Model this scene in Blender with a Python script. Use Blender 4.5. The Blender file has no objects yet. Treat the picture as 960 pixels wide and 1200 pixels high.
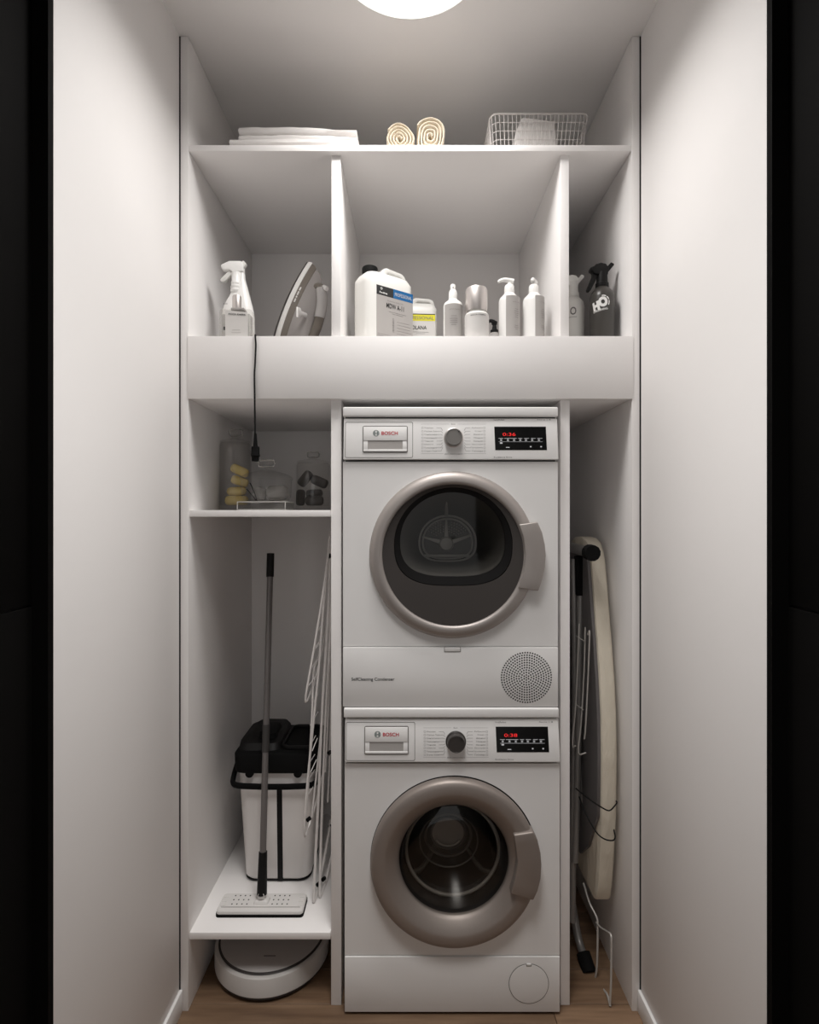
import bpy, bmesh, math, random
from mathutils import Vector, Matrix, noise
random.seed(7)
PI = math.pi
sc = bpy.context.scene
COL = sc.collection

# ------------------------------------------------------------------ camera
EYE, FPX, CX, CY = 1.39, 650.0, 480.7, 601.0
cd = bpy.data.cameras.new('camera')
cam = bpy.data.objects.new('camera', cd); COL.objects.link(cam)
cam.location = (0, 0, EYE); cam.rotation_euler = (PI/2, 0, 0)
cd.sensor_fit = 'VERTICAL'; cd.sensor_height = 36; cd.sensor_width = 36
cd.lens = FPX/1200*36; cd.shift_x = -(CX-480)/1200; cd.shift_y = (CY-600)/1200
cd.clip_start = 0.02
sc.camera = cam
sc.view_settings.view_transform = 'Standard'; sc.view_settings.look = 'None'
sc.view_settings.gamma = 1; sc.view_settings.use_curve_mapping = False
sc.view_settings.exposure = 0.0
# ------------------------------------------------------------------ world and lights
w = bpy.data.worlds.new('world'); sc.world = w; w.use_nodes = True
w.node_tree.nodes['Background'].inputs[0].default_value = (1, .98, .965, 1)
w.node_tree.nodes['Background'].inputs[1].default_value = 0.62
LAMP_C = (0.0, 1.267, 2.69); LAMP_R = 0.195
def area(name, loc, rot, size, power, color=(1, .975, .95), sy=None):
    ld = bpy.data.lights.new(name, 'AREA'); ld.energy = power; ld.color = color
    if sy: ld.shape = 'RECTANGLE'; ld.size = size; ld.size_y = sy
    else: ld.shape = 'DISK'; ld.size = size
    o = bpy.data.objects.new(name, ld); COL.objects.link(o)
    o.location = loc; o.rotation_euler = rot
    return o
la = la = la = la = la = la = la = la = la = la = la = la = la = area('ceiling_lamp_light', (0, 1.267, 2.655), (0, 0, 0), 0.36, 9.0)
la.data.spread = math.radians(152.0)
lb_ = area('hall_ceiling_lamp_light', (0, 0.62, 2.70), (0, 0, 0), 0.6, 9.0)  # added fill light, unseen and without a fixture, to brighten the fronts
lb_.data.spread = math.radians(88.0)

# ------------------------------------------------------------------ materials
MATS = {}
def mat(name, col, rough=.5, metal=0.0, bump=0.0, bscale=60, var=0.03, vscale=8, emit=None, es=1.0,
        trans=0.0, ior=1.45, coat=0.0, aniso=0.0, bdist=.002, stretch=(1, 1, 1)):
    m = bpy.data.materials.new(name); m.use_nodes = True; nt = m.node_tree; N = nt.nodes; L = nt.links
    b = N['Principled BSDF']
    tc = N.new('ShaderNodeTexCoord'); mp = N.new('ShaderNodeMapping'); mp.inputs['Scale'].default_value = stretch
    L.new(tc.outputs['Object'], mp.inputs['Vector'])
    nz = N.new('ShaderNodeTexNoise'); nz.inputs['Scale'].default_value = vscale; nz.inputs['Detail'].default_value = 3
    L.new(mp.outputs[0], nz.inputs['Vector'])
    mx = N.new('ShaderNodeMix'); mx.data_type = 'RGBA'
    mx.inputs[6].default_value = (*[c*(1-var) for c in col], 1)
    mx.inputs[7].default_value = (*[min(1, c*(1+var)) for c in col], 1)
    L.new(nz.outputs['Fac'], mx.inputs[0]); L.new(mx.outputs[2], b.inputs['Base Color'])
    b.inputs['Roughness'].default_value = rough; b.inputs['Metallic'].default_value = metal
    b.inputs['IOR'].default_value = ior
    b.inputs['Transmission Weight'].default_value = trans
    b.inputs['Coat Weight'].default_value = coat
    if aniso: b.inputs['Anisotropic'].default_value = aniso
    if emit:
        b.inputs['Emission Color'].default_value = (*emit, 1); b.inputs['Emission Strength'].default_value = es
    if bump:
        n2 = N.new('ShaderNodeTexNoise'); n2.inputs['Scale'].default_value = bscale; n2.inputs['Detail'].default_value = 4
        L.new(mp.outputs[0], n2.inputs['Vector'])
        bp = N.new('ShaderNodeBump'); bp.inputs['Strength'].default_value = bump; bp.inputs['Distance'].default_value = bdist
        L.new(n2.outputs['Fac'], bp.inputs['Height']); L.new(bp.outputs[0], b.inputs['Normal'])
    MATS[name] = m
    return m
def glass(name, col, a=.12, rough=.03):
    # thin glass: mostly clear, glossy by fresnel (real sheets of geometry, same for every ray)
    m = bpy.data.materials.new(name); m.use_nodes = True; nt = m.node_tree; N = nt.nodes; L = nt.links
    for n in list(N): N.remove(n)
    out = N.new('ShaderNodeOutputMaterial'); t = N.new('ShaderNodeBsdfTransparent'); g = N.new('ShaderNodeBsdfGlossy')
    t.inputs[0].default_value = (*col, 1); g.inputs['Roughness'].default_value = rough
    f0 = N.new('ShaderNodeLayerWeight'); f0.inputs['Blend'].default_value = .5
    fp = N.new('ShaderNodeMath'); fp.operation = 'POWER'; fp.inputs[1].default_value = 4; L.new(f0.outputs['Facing'], fp.inputs[0])
    f = N.new('ShaderNodeMath'); f.operation = 'MULTIPLY_ADD'; f.inputs[1].default_value = a; f.inputs[2].default_value = a*.12; L.new(fp.outputs[0], f.inputs[0])
    mx = N.new('ShaderNodeMixShader'); L.new(f.outputs[0], mx.inputs[0]); L.new(t.outputs[0], mx.inputs[1]); L.new(g.outputs[0], mx.inputs[2])
    L.new(mx.outputs[0], out.inputs[0]); MATS[name] = m
    return m
WALL = mat('wall_paint', (0.900, 0.877, 0.864), .6, bump=.03, bscale=200, var=.01)
CEIL = mat('ceiling_paint', (0.900, 0.877, 0.864), .8, var=.01)
PANEL = mat('grey_white_laminate', (0.900, 0.877, 0.864), .5, bump=.02, bscale=300, var=.012)
BASEW = mat('white_skirting', (.86, .85, .84), .4)
BLACKP = mat('black_hall_panel', (.0030, .0027, .0025), .7, var=.2, ior=1.15)
ENAMEL = mat('white_enamel', (.82, .81, .80), .28, var=.008, coat=.2)
ENAMEL2 = mat('white_plastic', (.84, .83, .82), .35, var=.008)
GAP = mat('dark_gap', (.02, .02, .02), .8)
GREYP = mat('grey_knob', (.20, .19, .18), .35)
DKNOB = mat('dark_knob', (.045, .04, .038), .35)
SILV = mat('satin_silver', (.40, .365, .345), .5, metal=.6, bump=.02, bscale=400)
BRONZE = mat('satin_bronze_grey', (.31, .27, .245), .52, metal=.6, bump=.02, bscale=400)
BEZEL = mat('dark_bezel', (.042, .036, .033), .5)
RIMB = mat('black_rubber', (.006, .0055, .0055), .6, ior=1.25)
DRUM = mat('drum_grey', (.075, .072, .067), .45, metal=.1)
DRUML = mat('drum_light_grey', (.40, .385, .36), .4, metal=.1)
SCREEN = mat('black_screen', (.003, .003, .003), .25)
REDL = mat('red_led', (.4, .01, .01), .4, emit=(1, .03, .03), es=.75)
WHL = mat('white_led', (.35, .35, .35), .4, emit=(.8, .8, .85), es=.3)
REDT = mat('red_print', (.5, .012, .03), .5)
GREYT = mat('grey_print', (.18, .17, .165), .6)
BLKT = mat('black_print', (.02, .02, .02), .6)
EMB = mat('emblem_grey_green', (.22, .25, .24), .4)
CREAM = mat('cream_towelling', (.56, .49, .39), .95, bump=.8, bscale=500, var=.08, vscale=60)
LINEN = mat('white_linen', (.78, .75, .73), .9, bump=.25, bscale=250, var=.03)
WIRE = mat('grey_white_wire', (.55, .52, .50), .4)
WWIRE = mat('white_coated_wire', (.76, .73, .71), .4)
WPLA = mat('bright_white_plastic', (.85, .84, .82), .32, var=.01)
WPLA2 = mat('milky_white_plastic', (.74, .73, .70), .35, var=.01)
LABG = mat('silver_grey_label', (.38, .36, .345), .4, var=.03, vscale=30)
LABW = mat('white_label', (.62, .60, .58), .5, var=.01)
BLUE = mat('blue_print', (.005, .11, .30), .5)
YELL = mat('yellow_print', (.72, .66, .03), .5)
CHROME = mat('silver_cap', (.62, .58, .56), .42, metal=.85, var=.02)
STEELD = mat('polished_steel_cap', (.42, .40, .38), .15, metal=1)
BLKP = mat('black_plastic', (.007, .0065, .0065), .5, ior=1.3)
BLKM = mat('matt_black_plastic', (.004, .004, .004), .8, ior=1.25)
DKB = mat('charcoal_bottle', (.055, .050, .045), .32)
IRONW = mat('iron_white', (.80, .78, .76), .3)
IRONB = mat('iron_brown_grey', (.15, .13, .11), .35)
IRONG = mat('iron_grey', (.27, .25, .24), .3)
IRONL = mat('iron_light_grey', (.42, .40, .39), .3)
CORD = mat('black_cord', (.004, .004, .004), .95)
YCAP = mat('pale_yellow_foam', (.78, .62, .26), .7, bump=.2)
GCAP = mat('dark_grey_foam', (.085, .078, .075), .75, bump=.2)
LCAP = mat('mid_grey_foam', (.22, .21, .20), .8, bump=.2)
POLE = mat('grey_metal_pole', (.19, .175, .17), .35, metal=.4)
BUCK = mat('bucket_white', (.84, .81, .79), .45, var=.01)
MOPW = mat('mop_white', (.72, .70, .68), .45)
ROBT = mat('robot_grey_white', (.50, .48, .47), .4)
ROBS = mat('robot_side_white', (.62, .60, .58), .45)
ROBD = mat('robot_dark_trim', (.04, .035, .033), .5)
BOARDC = mat('cream_board_cover', (.72, .66, .55), .9, bdist=.012, bump=.9, bscale=22, var=.04, stretch=(1, 1, .35))
MESHG = mat('dark_grey_mesh_plate', (.15, .14, .14), .5, bump=.5, bscale=900)
TUBEG = mat('grey_steel_tube', (.26, .25, .24), .35, metal=.4)
TUBEL = mat('light_grey_steel_wire', (.50, .48, .45), .35, metal=.3)
DIFF = mat('lamp_diffuser', (.9, .9, .88), .5, emit=(1, .99, .98), es=.80)
GLASSC = glass('clear_glass', (.955, .95, .94), .35, .06)
GLASST = glass('jar_glass', (.982, .980, .975), .32, .08)
GLASSD = glass('smoked_door_glass', (.90, .89, .87), .22, .05)
GLASSW = glass('bowl_glass', (.90, .89, .87), .14, .22)
GLASSE = mat('glass_edge', (.62, .60, .57), .2, trans=.55)  # pale colour put in for the refracted highlights of the knobs
GLASSB = glass('dark_door_glass', (.88, .87, .85), .30, .04)

def oak():
    m = bpy.data.materials.new('oak_plank'); m.use_nodes = True; nt = m.node_tree; N = nt.nodes; L = nt.links
    b = N['Principled BSDF']; tc = N.new('ShaderNodeTexCoord'); mp = N.new('ShaderNodeMapping')
    mp.inputs['Scale'].default_value = (1.2, 14, 14); L.new(tc.outputs['Object'], mp.inputs[0])
    oi = N.new('ShaderNodeObjectInfo')
    nz = N.new('ShaderNodeTexNoise'); nz.noise_dimensions = '4D'; nz.inputs['Scale'].default_value = 3; nz.inputs['Detail'].default_value = 8
    L.new(mp.outputs[0], nz.inputs['Vector'])
    mul = N.new('ShaderNodeMath'); mul.operation = 'MULTIPLY'; mul.inputs[1].default_value = 37
    L.new(oi.outputs['Random'], mul.inputs[0]); L.new(mul.outputs[0], nz.inputs['W'])
    cr = N.new('ShaderNodeValToRGB'); cr.color_ramp.elements[0].position = .3; cr.color_ramp.elements[0].color = (.12, .068, .038, 1)
    cr.color_ramp.elements[1].position = .7; cr.color_ramp.elements[1].color = (.26, .165, .10, 1)
    L.new(nz.outputs['Fac'], cr.inputs[0])
    hs = N.new('ShaderNodeHueSaturation'); mr = N.new('ShaderNodeMapRange'); mr.inputs[3].default_value = .8; mr.inputs[4].default_value = 1.15
    L.new(oi.outputs['Random'], mr.inputs[0]); L.new(mr.outputs[0], hs.inputs['Value']); L.new(cr.outputs[0], hs.inputs['Color'])
    L.new(hs.outputs[0], b.inputs['Base Color']); b.inputs['Roughness'].default_value = .5
    bp = N.new('ShaderNodeBump'); bp.inputs['Strength'].default_value = .15; bp.inputs['Distance'].default_value = .001
    L.new(nz.outputs['Fac'], bp.inputs['Height']); L.new(bp.outputs[0], b.inputs['Normal'])
    return m
OAK = oak()

# ------------------------------------------------------------------ helpers
def X(px, Y): return (px-CX)*Y/FPX
def Z(py, Y): return EYE-(py-CY)*Y/FPX
def P(px, py, Y): return Vector((X(px, Y), Y, Z(py, Y)))
ORG = {}
def tag(o, label=None, cat=None, group=None, kind=None):
    if label: o['label'] = label
    if cat: o['category'] = cat
    if group: o['group'] = group
    if kind: o['kind'] = kind
    return o
def thing(name, label, cat, loc, group=None, rot=None, kind=None):
    o = bpy.data.objects.new(name, None); COL.objects.link(o); o.location = loc; o.empty_display_size = .02
    if rot is not None: o.rotation_euler = rot
    ORG[o.name] = Vector((0, 0, 0)) if rot is not None else Vector(loc)
    return tag(o, label, cat, group, kind)
def org(parent): return ORG.get(parent.name, Vector((0, 0, 0))) if parent else Vector((0, 0, 0))
def fin(name, bm, m, parent=None, smooth=35, bevel=0, seg=2, origin=None):
    """link a bmesh as one mesh object; vertices are given in the parent's frame of reference (world unless the thing is turned)"""
    if bevel:
        bmesh.ops.recalc_face_normals(bm, faces=bm.faces)
        es = [e for e in bm.edges if len(e.link_faces) == 2 and e.calc_face_angle(0) > .6]
        bmesh.ops.bevel(bm, geom=es, offset=bevel, segments=seg, affect='EDGES', clamp_overlap=True, profile=.5)
    o0 = org(parent)
    if parent is None and origin is not None: o0 = Vector(origin)
    bmesh.ops.translate(bm, verts=bm.verts, vec=-o0)
    bmesh.ops.recalc_face_normals(bm, faces=bm.faces)
    me = bpy.data.meshes.new(name)
    bm.to_mesh(me); bm.free()
    for mm in (m if isinstance(m, (list, tuple)) else [m]): me.materials.append(mm)
    if smooth:
        for p in me.polygons: p.use_smooth = True
        try: me.set_sharp_from_angle(angle=math.radians(smooth))
        except Exception: pass
    o = bpy.data.objects.new(name, me); COL.objects.link(o)
    if parent is not None: o.parent = parent
    elif origin is not None: o.location = o0
    ORG[o.name] = o0
    return o
def abox(bm, x0, x1, y0, y1, z0, z1):
    v = [bm.verts.new((x, y, z)) for z in (z0, z1) for y in (y0, y1) for x in (x0, x1)]
    for f in ((0, 1, 3, 2), (4, 6, 7, 5), (0, 4, 5, 1), (2, 3, 7, 6), (0, 2, 6, 4), (1, 5, 7, 3)): bm.faces.new([v[i] for i in f])
    return v
def box(name, x0, x1, y0, y1, z0, z1, m, parent=None, bevel=.001, **k):
    bm = bmesh.new(); abox(bm, x0, x1, y0, y1, z0, z1)
    return fin(name, bm, m, parent, bevel=bevel, **k)
def ring_pts(c, t, r, n, ref):
    t = t.normalized(); a = ref - t*ref.dot(t)
    if a.length < 1e-6: a = t.orthogonal()
    a.normalize(); b = t.cross(a)
    return [c + (a*math.cos(2*PI*i/n)+b*math.sin(2*PI*i/n))*r for i in range(n)], a
def smoothp(pts, n=4, closed=False):
    pts = [Vector(p) for p in pts]
    if n <= 1 or len(pts) < 3: return pts
    out = []; m = len(pts); rng = m if closed else m-1
    for i in range(rng):
        p0 = pts[(i-1) % m] if closed or i > 0 else pts[0]*2-pts[1]
        p1 = pts[i]; p2 = pts[(i+1) % m]
        p3 = pts[(i+2) % m] if closed or i+2 < m else pts[-1]*2-pts[-2]
        for k in range(n):
            t = k/n
            out.append(.5*((2*p1)+(p2-p0)*t+(2*p0-5*p1+4*p2-p3)*t*t+(3*p1-p0-3*p2+p3)*t**3))
    if not closed: out.append(pts[-1])
    return out
def atube(bm, pts, r, n=8, closed=False, sm=1, flat=None):
    pts = smoothp(pts, sm, closed); m = len(pts); rings = []; ref = None
    rr = r if isinstance(r, (list, tuple)) else None
    for i, p in enumerate(pts):
        if closed: t = pts[(i+1) % m]-pts[(i-1) % m]
        else: t = pts[min(i+1, m-1)]-pts[max(i-1, 0)]
        if t.length < 1e-9: t = Vector((0, 0, 1))
        if ref is None: ref = t.orthogonal()
        ri = (rr[0]+(rr[1]-rr[0])*i/(m-1)) if rr else r
        q, ref = ring_pts(p, t, ri, n, ref)
        if flat: q = [p+Vector((d.x*flat[0], d.y*flat[1], d.z*flat[2])) for d in [x-p for x in q]]
        rings.append([bm.verts.new(x) for x in q])
    for i in range(m if closed else m-1):
        a, b = rings[i], rings[(i+1) % m]
        off = 0
        if closed and i == m-1:
            off = min(range(n), key=lambda k: (a[0].co-b[k].co).length)
        for k in range(n): bm.faces.new((a[k], a[(k+1) % n], b[(k+1+off) % n], b[(k+off) % n]))
    if not closed: bm.faces.new(rings[0][::-1]); bm.faces.new(rings[-1])
def tube(name, pts, r, m, parent=None, n=8, closed=False, sm=1, flat=None, **k):
    bm = bmesh.new(); atube(bm, pts, r, n, closed, sm, flat); return fin(name, bm, m, parent, smooth=50, **k)
def alathe(bm, prof, c, axis='z', n=32, cap=True, sx=1, sy=1):
    """prof: (radius, height along axis); axis z up, or y (height runs towards +Y)"""
    c = Vector(c); rings = []
    for r, h in prof:
        ring = []
        for i in range(n):
            a = 2*PI*i/n; u, v = r*math.cos(a)*sx, r*math.sin(a)*sy
            p = Vector((u, v, h)) if axis == 'z' else (Vector((u, h, v)) if axis == 'y' else Vector((h, u, v)))
            ring.append(bm.verts.new(c+p))
        rings.append(ring)
    for a, b in zip(rings, rings[1:]):
        for k in range(n): bm.faces.new((a[k], a[(k+1) % n], b[(k+1) % n], b[k]))
    if cap:
        if prof[0][0] > 1e-5: bm.faces.new(rings[0][::-1])
        if prof[-1][0] > 1e-5: bm.faces.new(rings[-1])
    bmesh.ops.remove_doubles(bm, verts=bm.verts, dist=1e-6)
def lathe(name, prof, c, m, parent=None, axis='z', n=32, cap=True, sx=1, sy=1, **k):
    bm = bmesh.new(); alathe(bm, prof, c, axis, n, cap, sx, sy); return fin(name, bm, m, parent, **k)
def aprism(bm, pts, y0, y1, fy=None):
    """pts: (x,z) outline, from y0 to y1"""
    a = [bm.verts.new((x, y0, z)) for x, z in pts]; b = [bm.verts.new((x, y1, z)) for x, z in pts]
    bm.faces.new(a); bm.faces.new(b[::-1]); n = len(pts)
    for i in range(n): bm.faces.new((a[i], b[i], b[(i+1) % n], a[(i+1) % n]))
    return a, b
def prism(name, pts, y0, y1, m, parent=None, bevel=.001, **k):
    bm = bmesh.new(); aprism(bm, pts, y0, y1); return fin(name, bm, m, parent, bevel=bevel, **k)
def aringprism(bm, outer, inner, y0, y1):
    n = len(outer); V = lambda L, y: [bm.verts.new((x, y, z)) for x, z in L]
    a, b, c, d = V(outer, y0), V(inner, y0), V(outer, y1), V(inner, y1)
    for i in range(n):
        j = (i+1) % n
        bm.faces.new((a[i], a[j], b[j], b[i])); bm.faces.new((c[i], d[i], d[j], c[j]))
        bm.faces.new((a[i], c[i], c[j], a[j])); bm.faces.new((b[i], b[j], d[j], d[i]))
def aslab(bm, pts, z0, z1):
    """pts: (x,y) outline, from z0 to z1"""
    a = [bm.verts.new((x, y, z0)) for x, y in pts]; b = [bm.verts.new((x, y, z1)) for x, y in pts]
    bm.faces.new(a); bm.faces.new(b); n = len(pts)
    for i in range(n): bm.faces.new((a[i], b[i], b[(i+1) % n], a[(i+1) % n]))
def loft(name, loops, m, parent=None, cap=True, **k):
    bm = bmesh.new(); R = [[bm.verts.new(p) for p in lp] for lp in loops]; n = len(R[0])
    for a, b in zip(R, R[1:]):
        for i in range(n): bm.faces.new((a[i], a[(i+1) % n], b[(i+1) % n], b[i]))
    if cap: bm.faces.new(R[0][::-1]); bm.faces.new(R[-1])
    return fin(name, bm, m, parent, **k)
def rrect(cx, cy, w, h, r, n=5):
    out = []
    for qx, qy, a0 in ((1, 1, 0), (-1, 1, PI/2), (-1, -1, PI), (1, -1, 3*PI/2)):
        for i in range(n+1):
            a = a0+i*PI/2/n; out.append((cx+qx*(w/2-r)+r*math.cos(a), cy+qy*(h/2-r)+r*math.sin(a)))
    return out
def text(name, s, cx, cz, y, m, parent, width=None, height=None, left=False, bend=None, rot=0, bold=False, depth=.0006):
    """flat lettering facing -Y, fitted to width/height, optionally bent round a vertical cylinder bend=(centre x, centre y, radius)"""
    c = bpy.data.curves.new(name, 'FONT'); c.body = s; c.size = 1; c.extrude = 0; c.resolution_u = 3
    if bold: c.offset = .018 if bold is True else bold
    t = bpy.data.objects.new(name, c); me = bpy.data.meshes.new_from_object(t)
    bpy.data.objects.remove(t); bpy.data.curves.remove(c)
    if not me.vertices: return None
    xs = [v.co.x for v in me.vertices]; ys = [v.co.y for v in me.vertices]
    x0, x1, y0, y1 = min(xs), max(xs), min(ys), max(ys)
    sx = width/(x1-x0) if width else None; sy = height/(y1-y0) if height else None
    if sx is None: sx = sy
    if sy is None: sy = sx
    bm = bmesh.new(); bm.from_mesh(me); bpy.data.meshes.remove(me)
    if bend: bmesh.ops.subdivide_edges(bm, edges=[e for e in bm.edges if e.calc_length()*sx > .004], cuts=2)
    ca, sa = math.cos(rot), math.sin(rot)
    for v in bm.verts:
        u = (v.co.x-x0)*sx-(0 if left else (x1-x0)*sx/2); q = (v.co.y-(y0+y1)/2)*sy
        u, q = u*ca-q*sa, u*sa+q*ca
        if bend:
            bx, by, R = bend; a = (cx-bx)/R+u/R
            v.co = Vector((bx+math.sin(a)*(R+depth), by-math.cos(a)*(R+depth), cz+q))
        else: v.co = Vector((cx+u, y-depth, cz+q))
    return fin(name, bm, m, parent, smooth=0)
def arc_label(name, c, R, a0, a1, z0, z1, m, parent, n=14, off=.0004):
    bm = bmesh.new(); rows = []
    for i in range(n+1):
        a = math.radians(a0+(a1-a0)*i/n); x, y = c[0]+math.sin(a)*(R+off), c[1]-math.cos(a)*(R+off)
        rows.append((bm.verts.new((x, y, z0)), bm.verts.new((x, y, z1))))
    for a, b in zip(rows, rows[1:]): bm.faces.new((a[0], b[0], b[1], a[1]))
    return fin(name, bm, m, parent)

# ------------------------------------------------------------------ the setting
FR = 1.547          # front plane of the built-in cupboard
BK = 2.167          # its back
XI = 0.619          # inner face of its side panels
XW = 0.643          # face of the passage walls
H = 2.72
def struct(o, label=None): o['kind'] = 'structure'; return o
fl = box('floor', -.75, .75, -1.6, BK+.02, -.05, -.012, GAP, None, bevel=0); struct(fl)
rows = []
y = 1.570-26*.12
r = 0
while y < BK:
    x = -.75 - (.0, .45, .8, .25, .62)[r % 5]
    while x < .75:
        xe = x+1.15; a, b = max(x, -.75), min(xe, .75)
        if b-a > .03:
            box('plank', a+.0008, b-.0008, y+.0008, min(y+.12, BK+.015)-.0008, -.012, random.uniform(-.0004, 0), OAK, fl, bevel=.0012, seg=1)
        x = xe
    y += .12; r += 1
struct(box('ceiling', -.75, .75, -1.6, BK+.02, H, H+.05, CEIL, None, bevel=0))
for s, nm in ((-1, 'left'), (1, 'right')):
    a, b = sorted((s*XW, s*(XW+.036)))
    struct(box('wall_'+nm, a, b, 1.0, FR-.003, 0, H, WALL, None, bevel=.0006))
    # dark hall walls on both sides of the camera, clad in black panels
    a, b = sorted((s*(XW+.037), s*(XW+.10)))
    wo = struct(box('wall_hall_'+nm, a, b, -1.6, 1.0, 0, H, GAP, None, bevel=0))
    for y0 in (-1.6, -.3):
        for z0, z1 in ((0.005, 1.223), (1.227, H-.005)):
            aa, bb = sorted((s*(XW+.037), s*(XW+.029)))
            box('wall_panel', aa, bb, y0+.002, y0+1.298, z0, z1, BLACKP, wo, bevel=.001)
    aa, bb = sorted((s*(XW-.0), s*(XW+.036)))
    # black end trim of the white wall
    struct(box('trim_1' if s < 0 else 'trim_2', aa, bb, .985, .9995, 0, H, BLACKP, None, bevel=0))
    aa, bb = sorted((s*(XW-.0002), s*(XW-.009)))
    struct(box('baseboard_'+nm, aa, bb, 1.0, FR-.001, 0, .062, BASEW, None, bevel=.0015))
for s in (-1, 1):  # dark blocks added to stop light leaking through the gap beside the panels
    aa, bb = sorted((s*(XI+.0217), s*(XW+.036)))
    struct(box('wall_niche_left' if s < 0 else 'wall_niche_right', aa, bb, FR+.001, BK+.02, 0, H, GAP, None, bevel=0))
struct(box('wall_back', -.75, .75, BK+.021, BK+.08, 0, H, WALL, None, bevel=0))
#struct(box('wall_rear', -.74, .74, -1.66, -1.601, 0, H, BLACKP, None, bevel=0))

# ------------------------------------------------------------------ built-in cupboard
SH = 1.882          # top of the deep middle shelf
FB = 1.7085         # underside of its deep front
TS0, TS1 = 2.401, 2.418
JS0, JS1 = 1.379, 1.3975
LS0, LS1 = .1930, .2122
cup = thing('built_in_cupboard', 'pale grey built-in open cupboard with shelves and partitions across the niche', 'cupboard', (0, FR, 0))
for s in (-1, 1):
    a, b = sorted((s*XI, s*(XI+.0215)))
    box('side_panel', a, b, FR, BK, 0, H-.001, PANEL, cup)
box('back_panel', -XI, XI, BK, BK+.02, 0, H-.001, PANEL, cup, bevel=0)
box('top_shelf', -XI, XI, 1.550, BK, TS0, TS1, PANEL, cup)
ms = box('middle_shelf', -XI, XI, 1.5635, BK, FB, SH, PANEL, cup)
box('shelf_front', -XI-.001, XI+.003, 1.5450, 1.5635, FB-.0005, SH+.0005, PANEL, cup)
box('partition', -.2224, -.1965, 1.568, BK, SH, TS0, PANEL, cup)
box('partition', .4253, .4494, 1.568, BK, SH, TS0, PANEL, cup)
box('partition', -.2233, -.1944, 1.566, BK, 0, FB, PANEL, cup)
box('partition', .4247, .4510, 1.566, BK, 0, FB, PANEL, cup)
box('jar_shelf', -XI, -.2233, 1.556, BK, JS0, JS1, PANEL, cup)
box('mop_shelf', -XI, -.2233, 1.556, BK, LS0, LS1, PANEL, cup)

# ------------------------------------------------------------------ ceiling lamp
lx, ly, lz = LAMP_C
lamp = thing('ceiling_lamp', 'round flat white glowing lamp on the ceiling', 'lamp', (lx, ly, H))
lathe('lamp_body', [(LAMP_R-.01, 0), (LAMP_R, -.003), (LAMP_R, -.030), (LAMP_R-.004, -.032), (LAMP_R-.004, -.026)], (lx, ly, H-.0005), WPLA, lamp, n=72)
lathe('diffuser', [(LAMP_R-.0045, -.027), (LAMP_R-.006, -.033), (LAMP_R*.6, -.0350), (.0001, -.0355)], (lx, ly, H), DIFF, lamp, n=72)

# ------------------------------------------------------------------ laundry machines
def plate_hole(name, x0, x1, z0, z1, y0, y1, cx, cz, R, m, parent, bevel=.001, n=96):
    bm = bmesh.new(); inner, outer = [], []
    angs = [2*PI*i/n for i in range(n)]
    for px_, pz_ in ((x0, z0), (x0, z1), (x1, z0), (x1, z1)):
        a = math.atan2(pz_-cz, px_-cx) % (2*PI)
        k = min(range(n), key=lambda i: abs(angs[i]-a)); angs[k] = a
    for a in angs:
        c, s = math.cos(a), math.sin(a); inner.append((cx+R*c, cz+R*s))
        t = min([((x1-cx)/c if c > 1e-9 else 1e9), ((x0-cx)/c if c < -1e-9 else 1e9),
                 ((z1-cz)/s if s > 1e-9 else 1e9), ((z0-cz)/s if s < -1e-9 else 1e9)])
        outer.append((cx+c*t, cz+s*t))
    aringprism(bm, outer, inner, y0, y1)
    return fin(name, bm, m, parent, smooth=30, bevel=0)

def dshape(x0, x1, z0, z1, n=64):
    """rounded D lying on its back: round top, flat bottom with round corners"""
    cx = (x0+x1)/2; w = (x1-x0)/2; zc = z0+(z1-z0)*.42; out = []
    for i in range(n):
        a = 2*PI*i/n; c, s = math.cos(a), math.sin(a)
        if s >= 0: out.append((cx+w*c, zc+(z1-zc)*s))
        else:
            e = 2/3.0; out.append((cx+w*math.copysign(abs(c)**e, c), zc-(zc-z0)*abs(s)**(2/2.6)))
    return out

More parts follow.
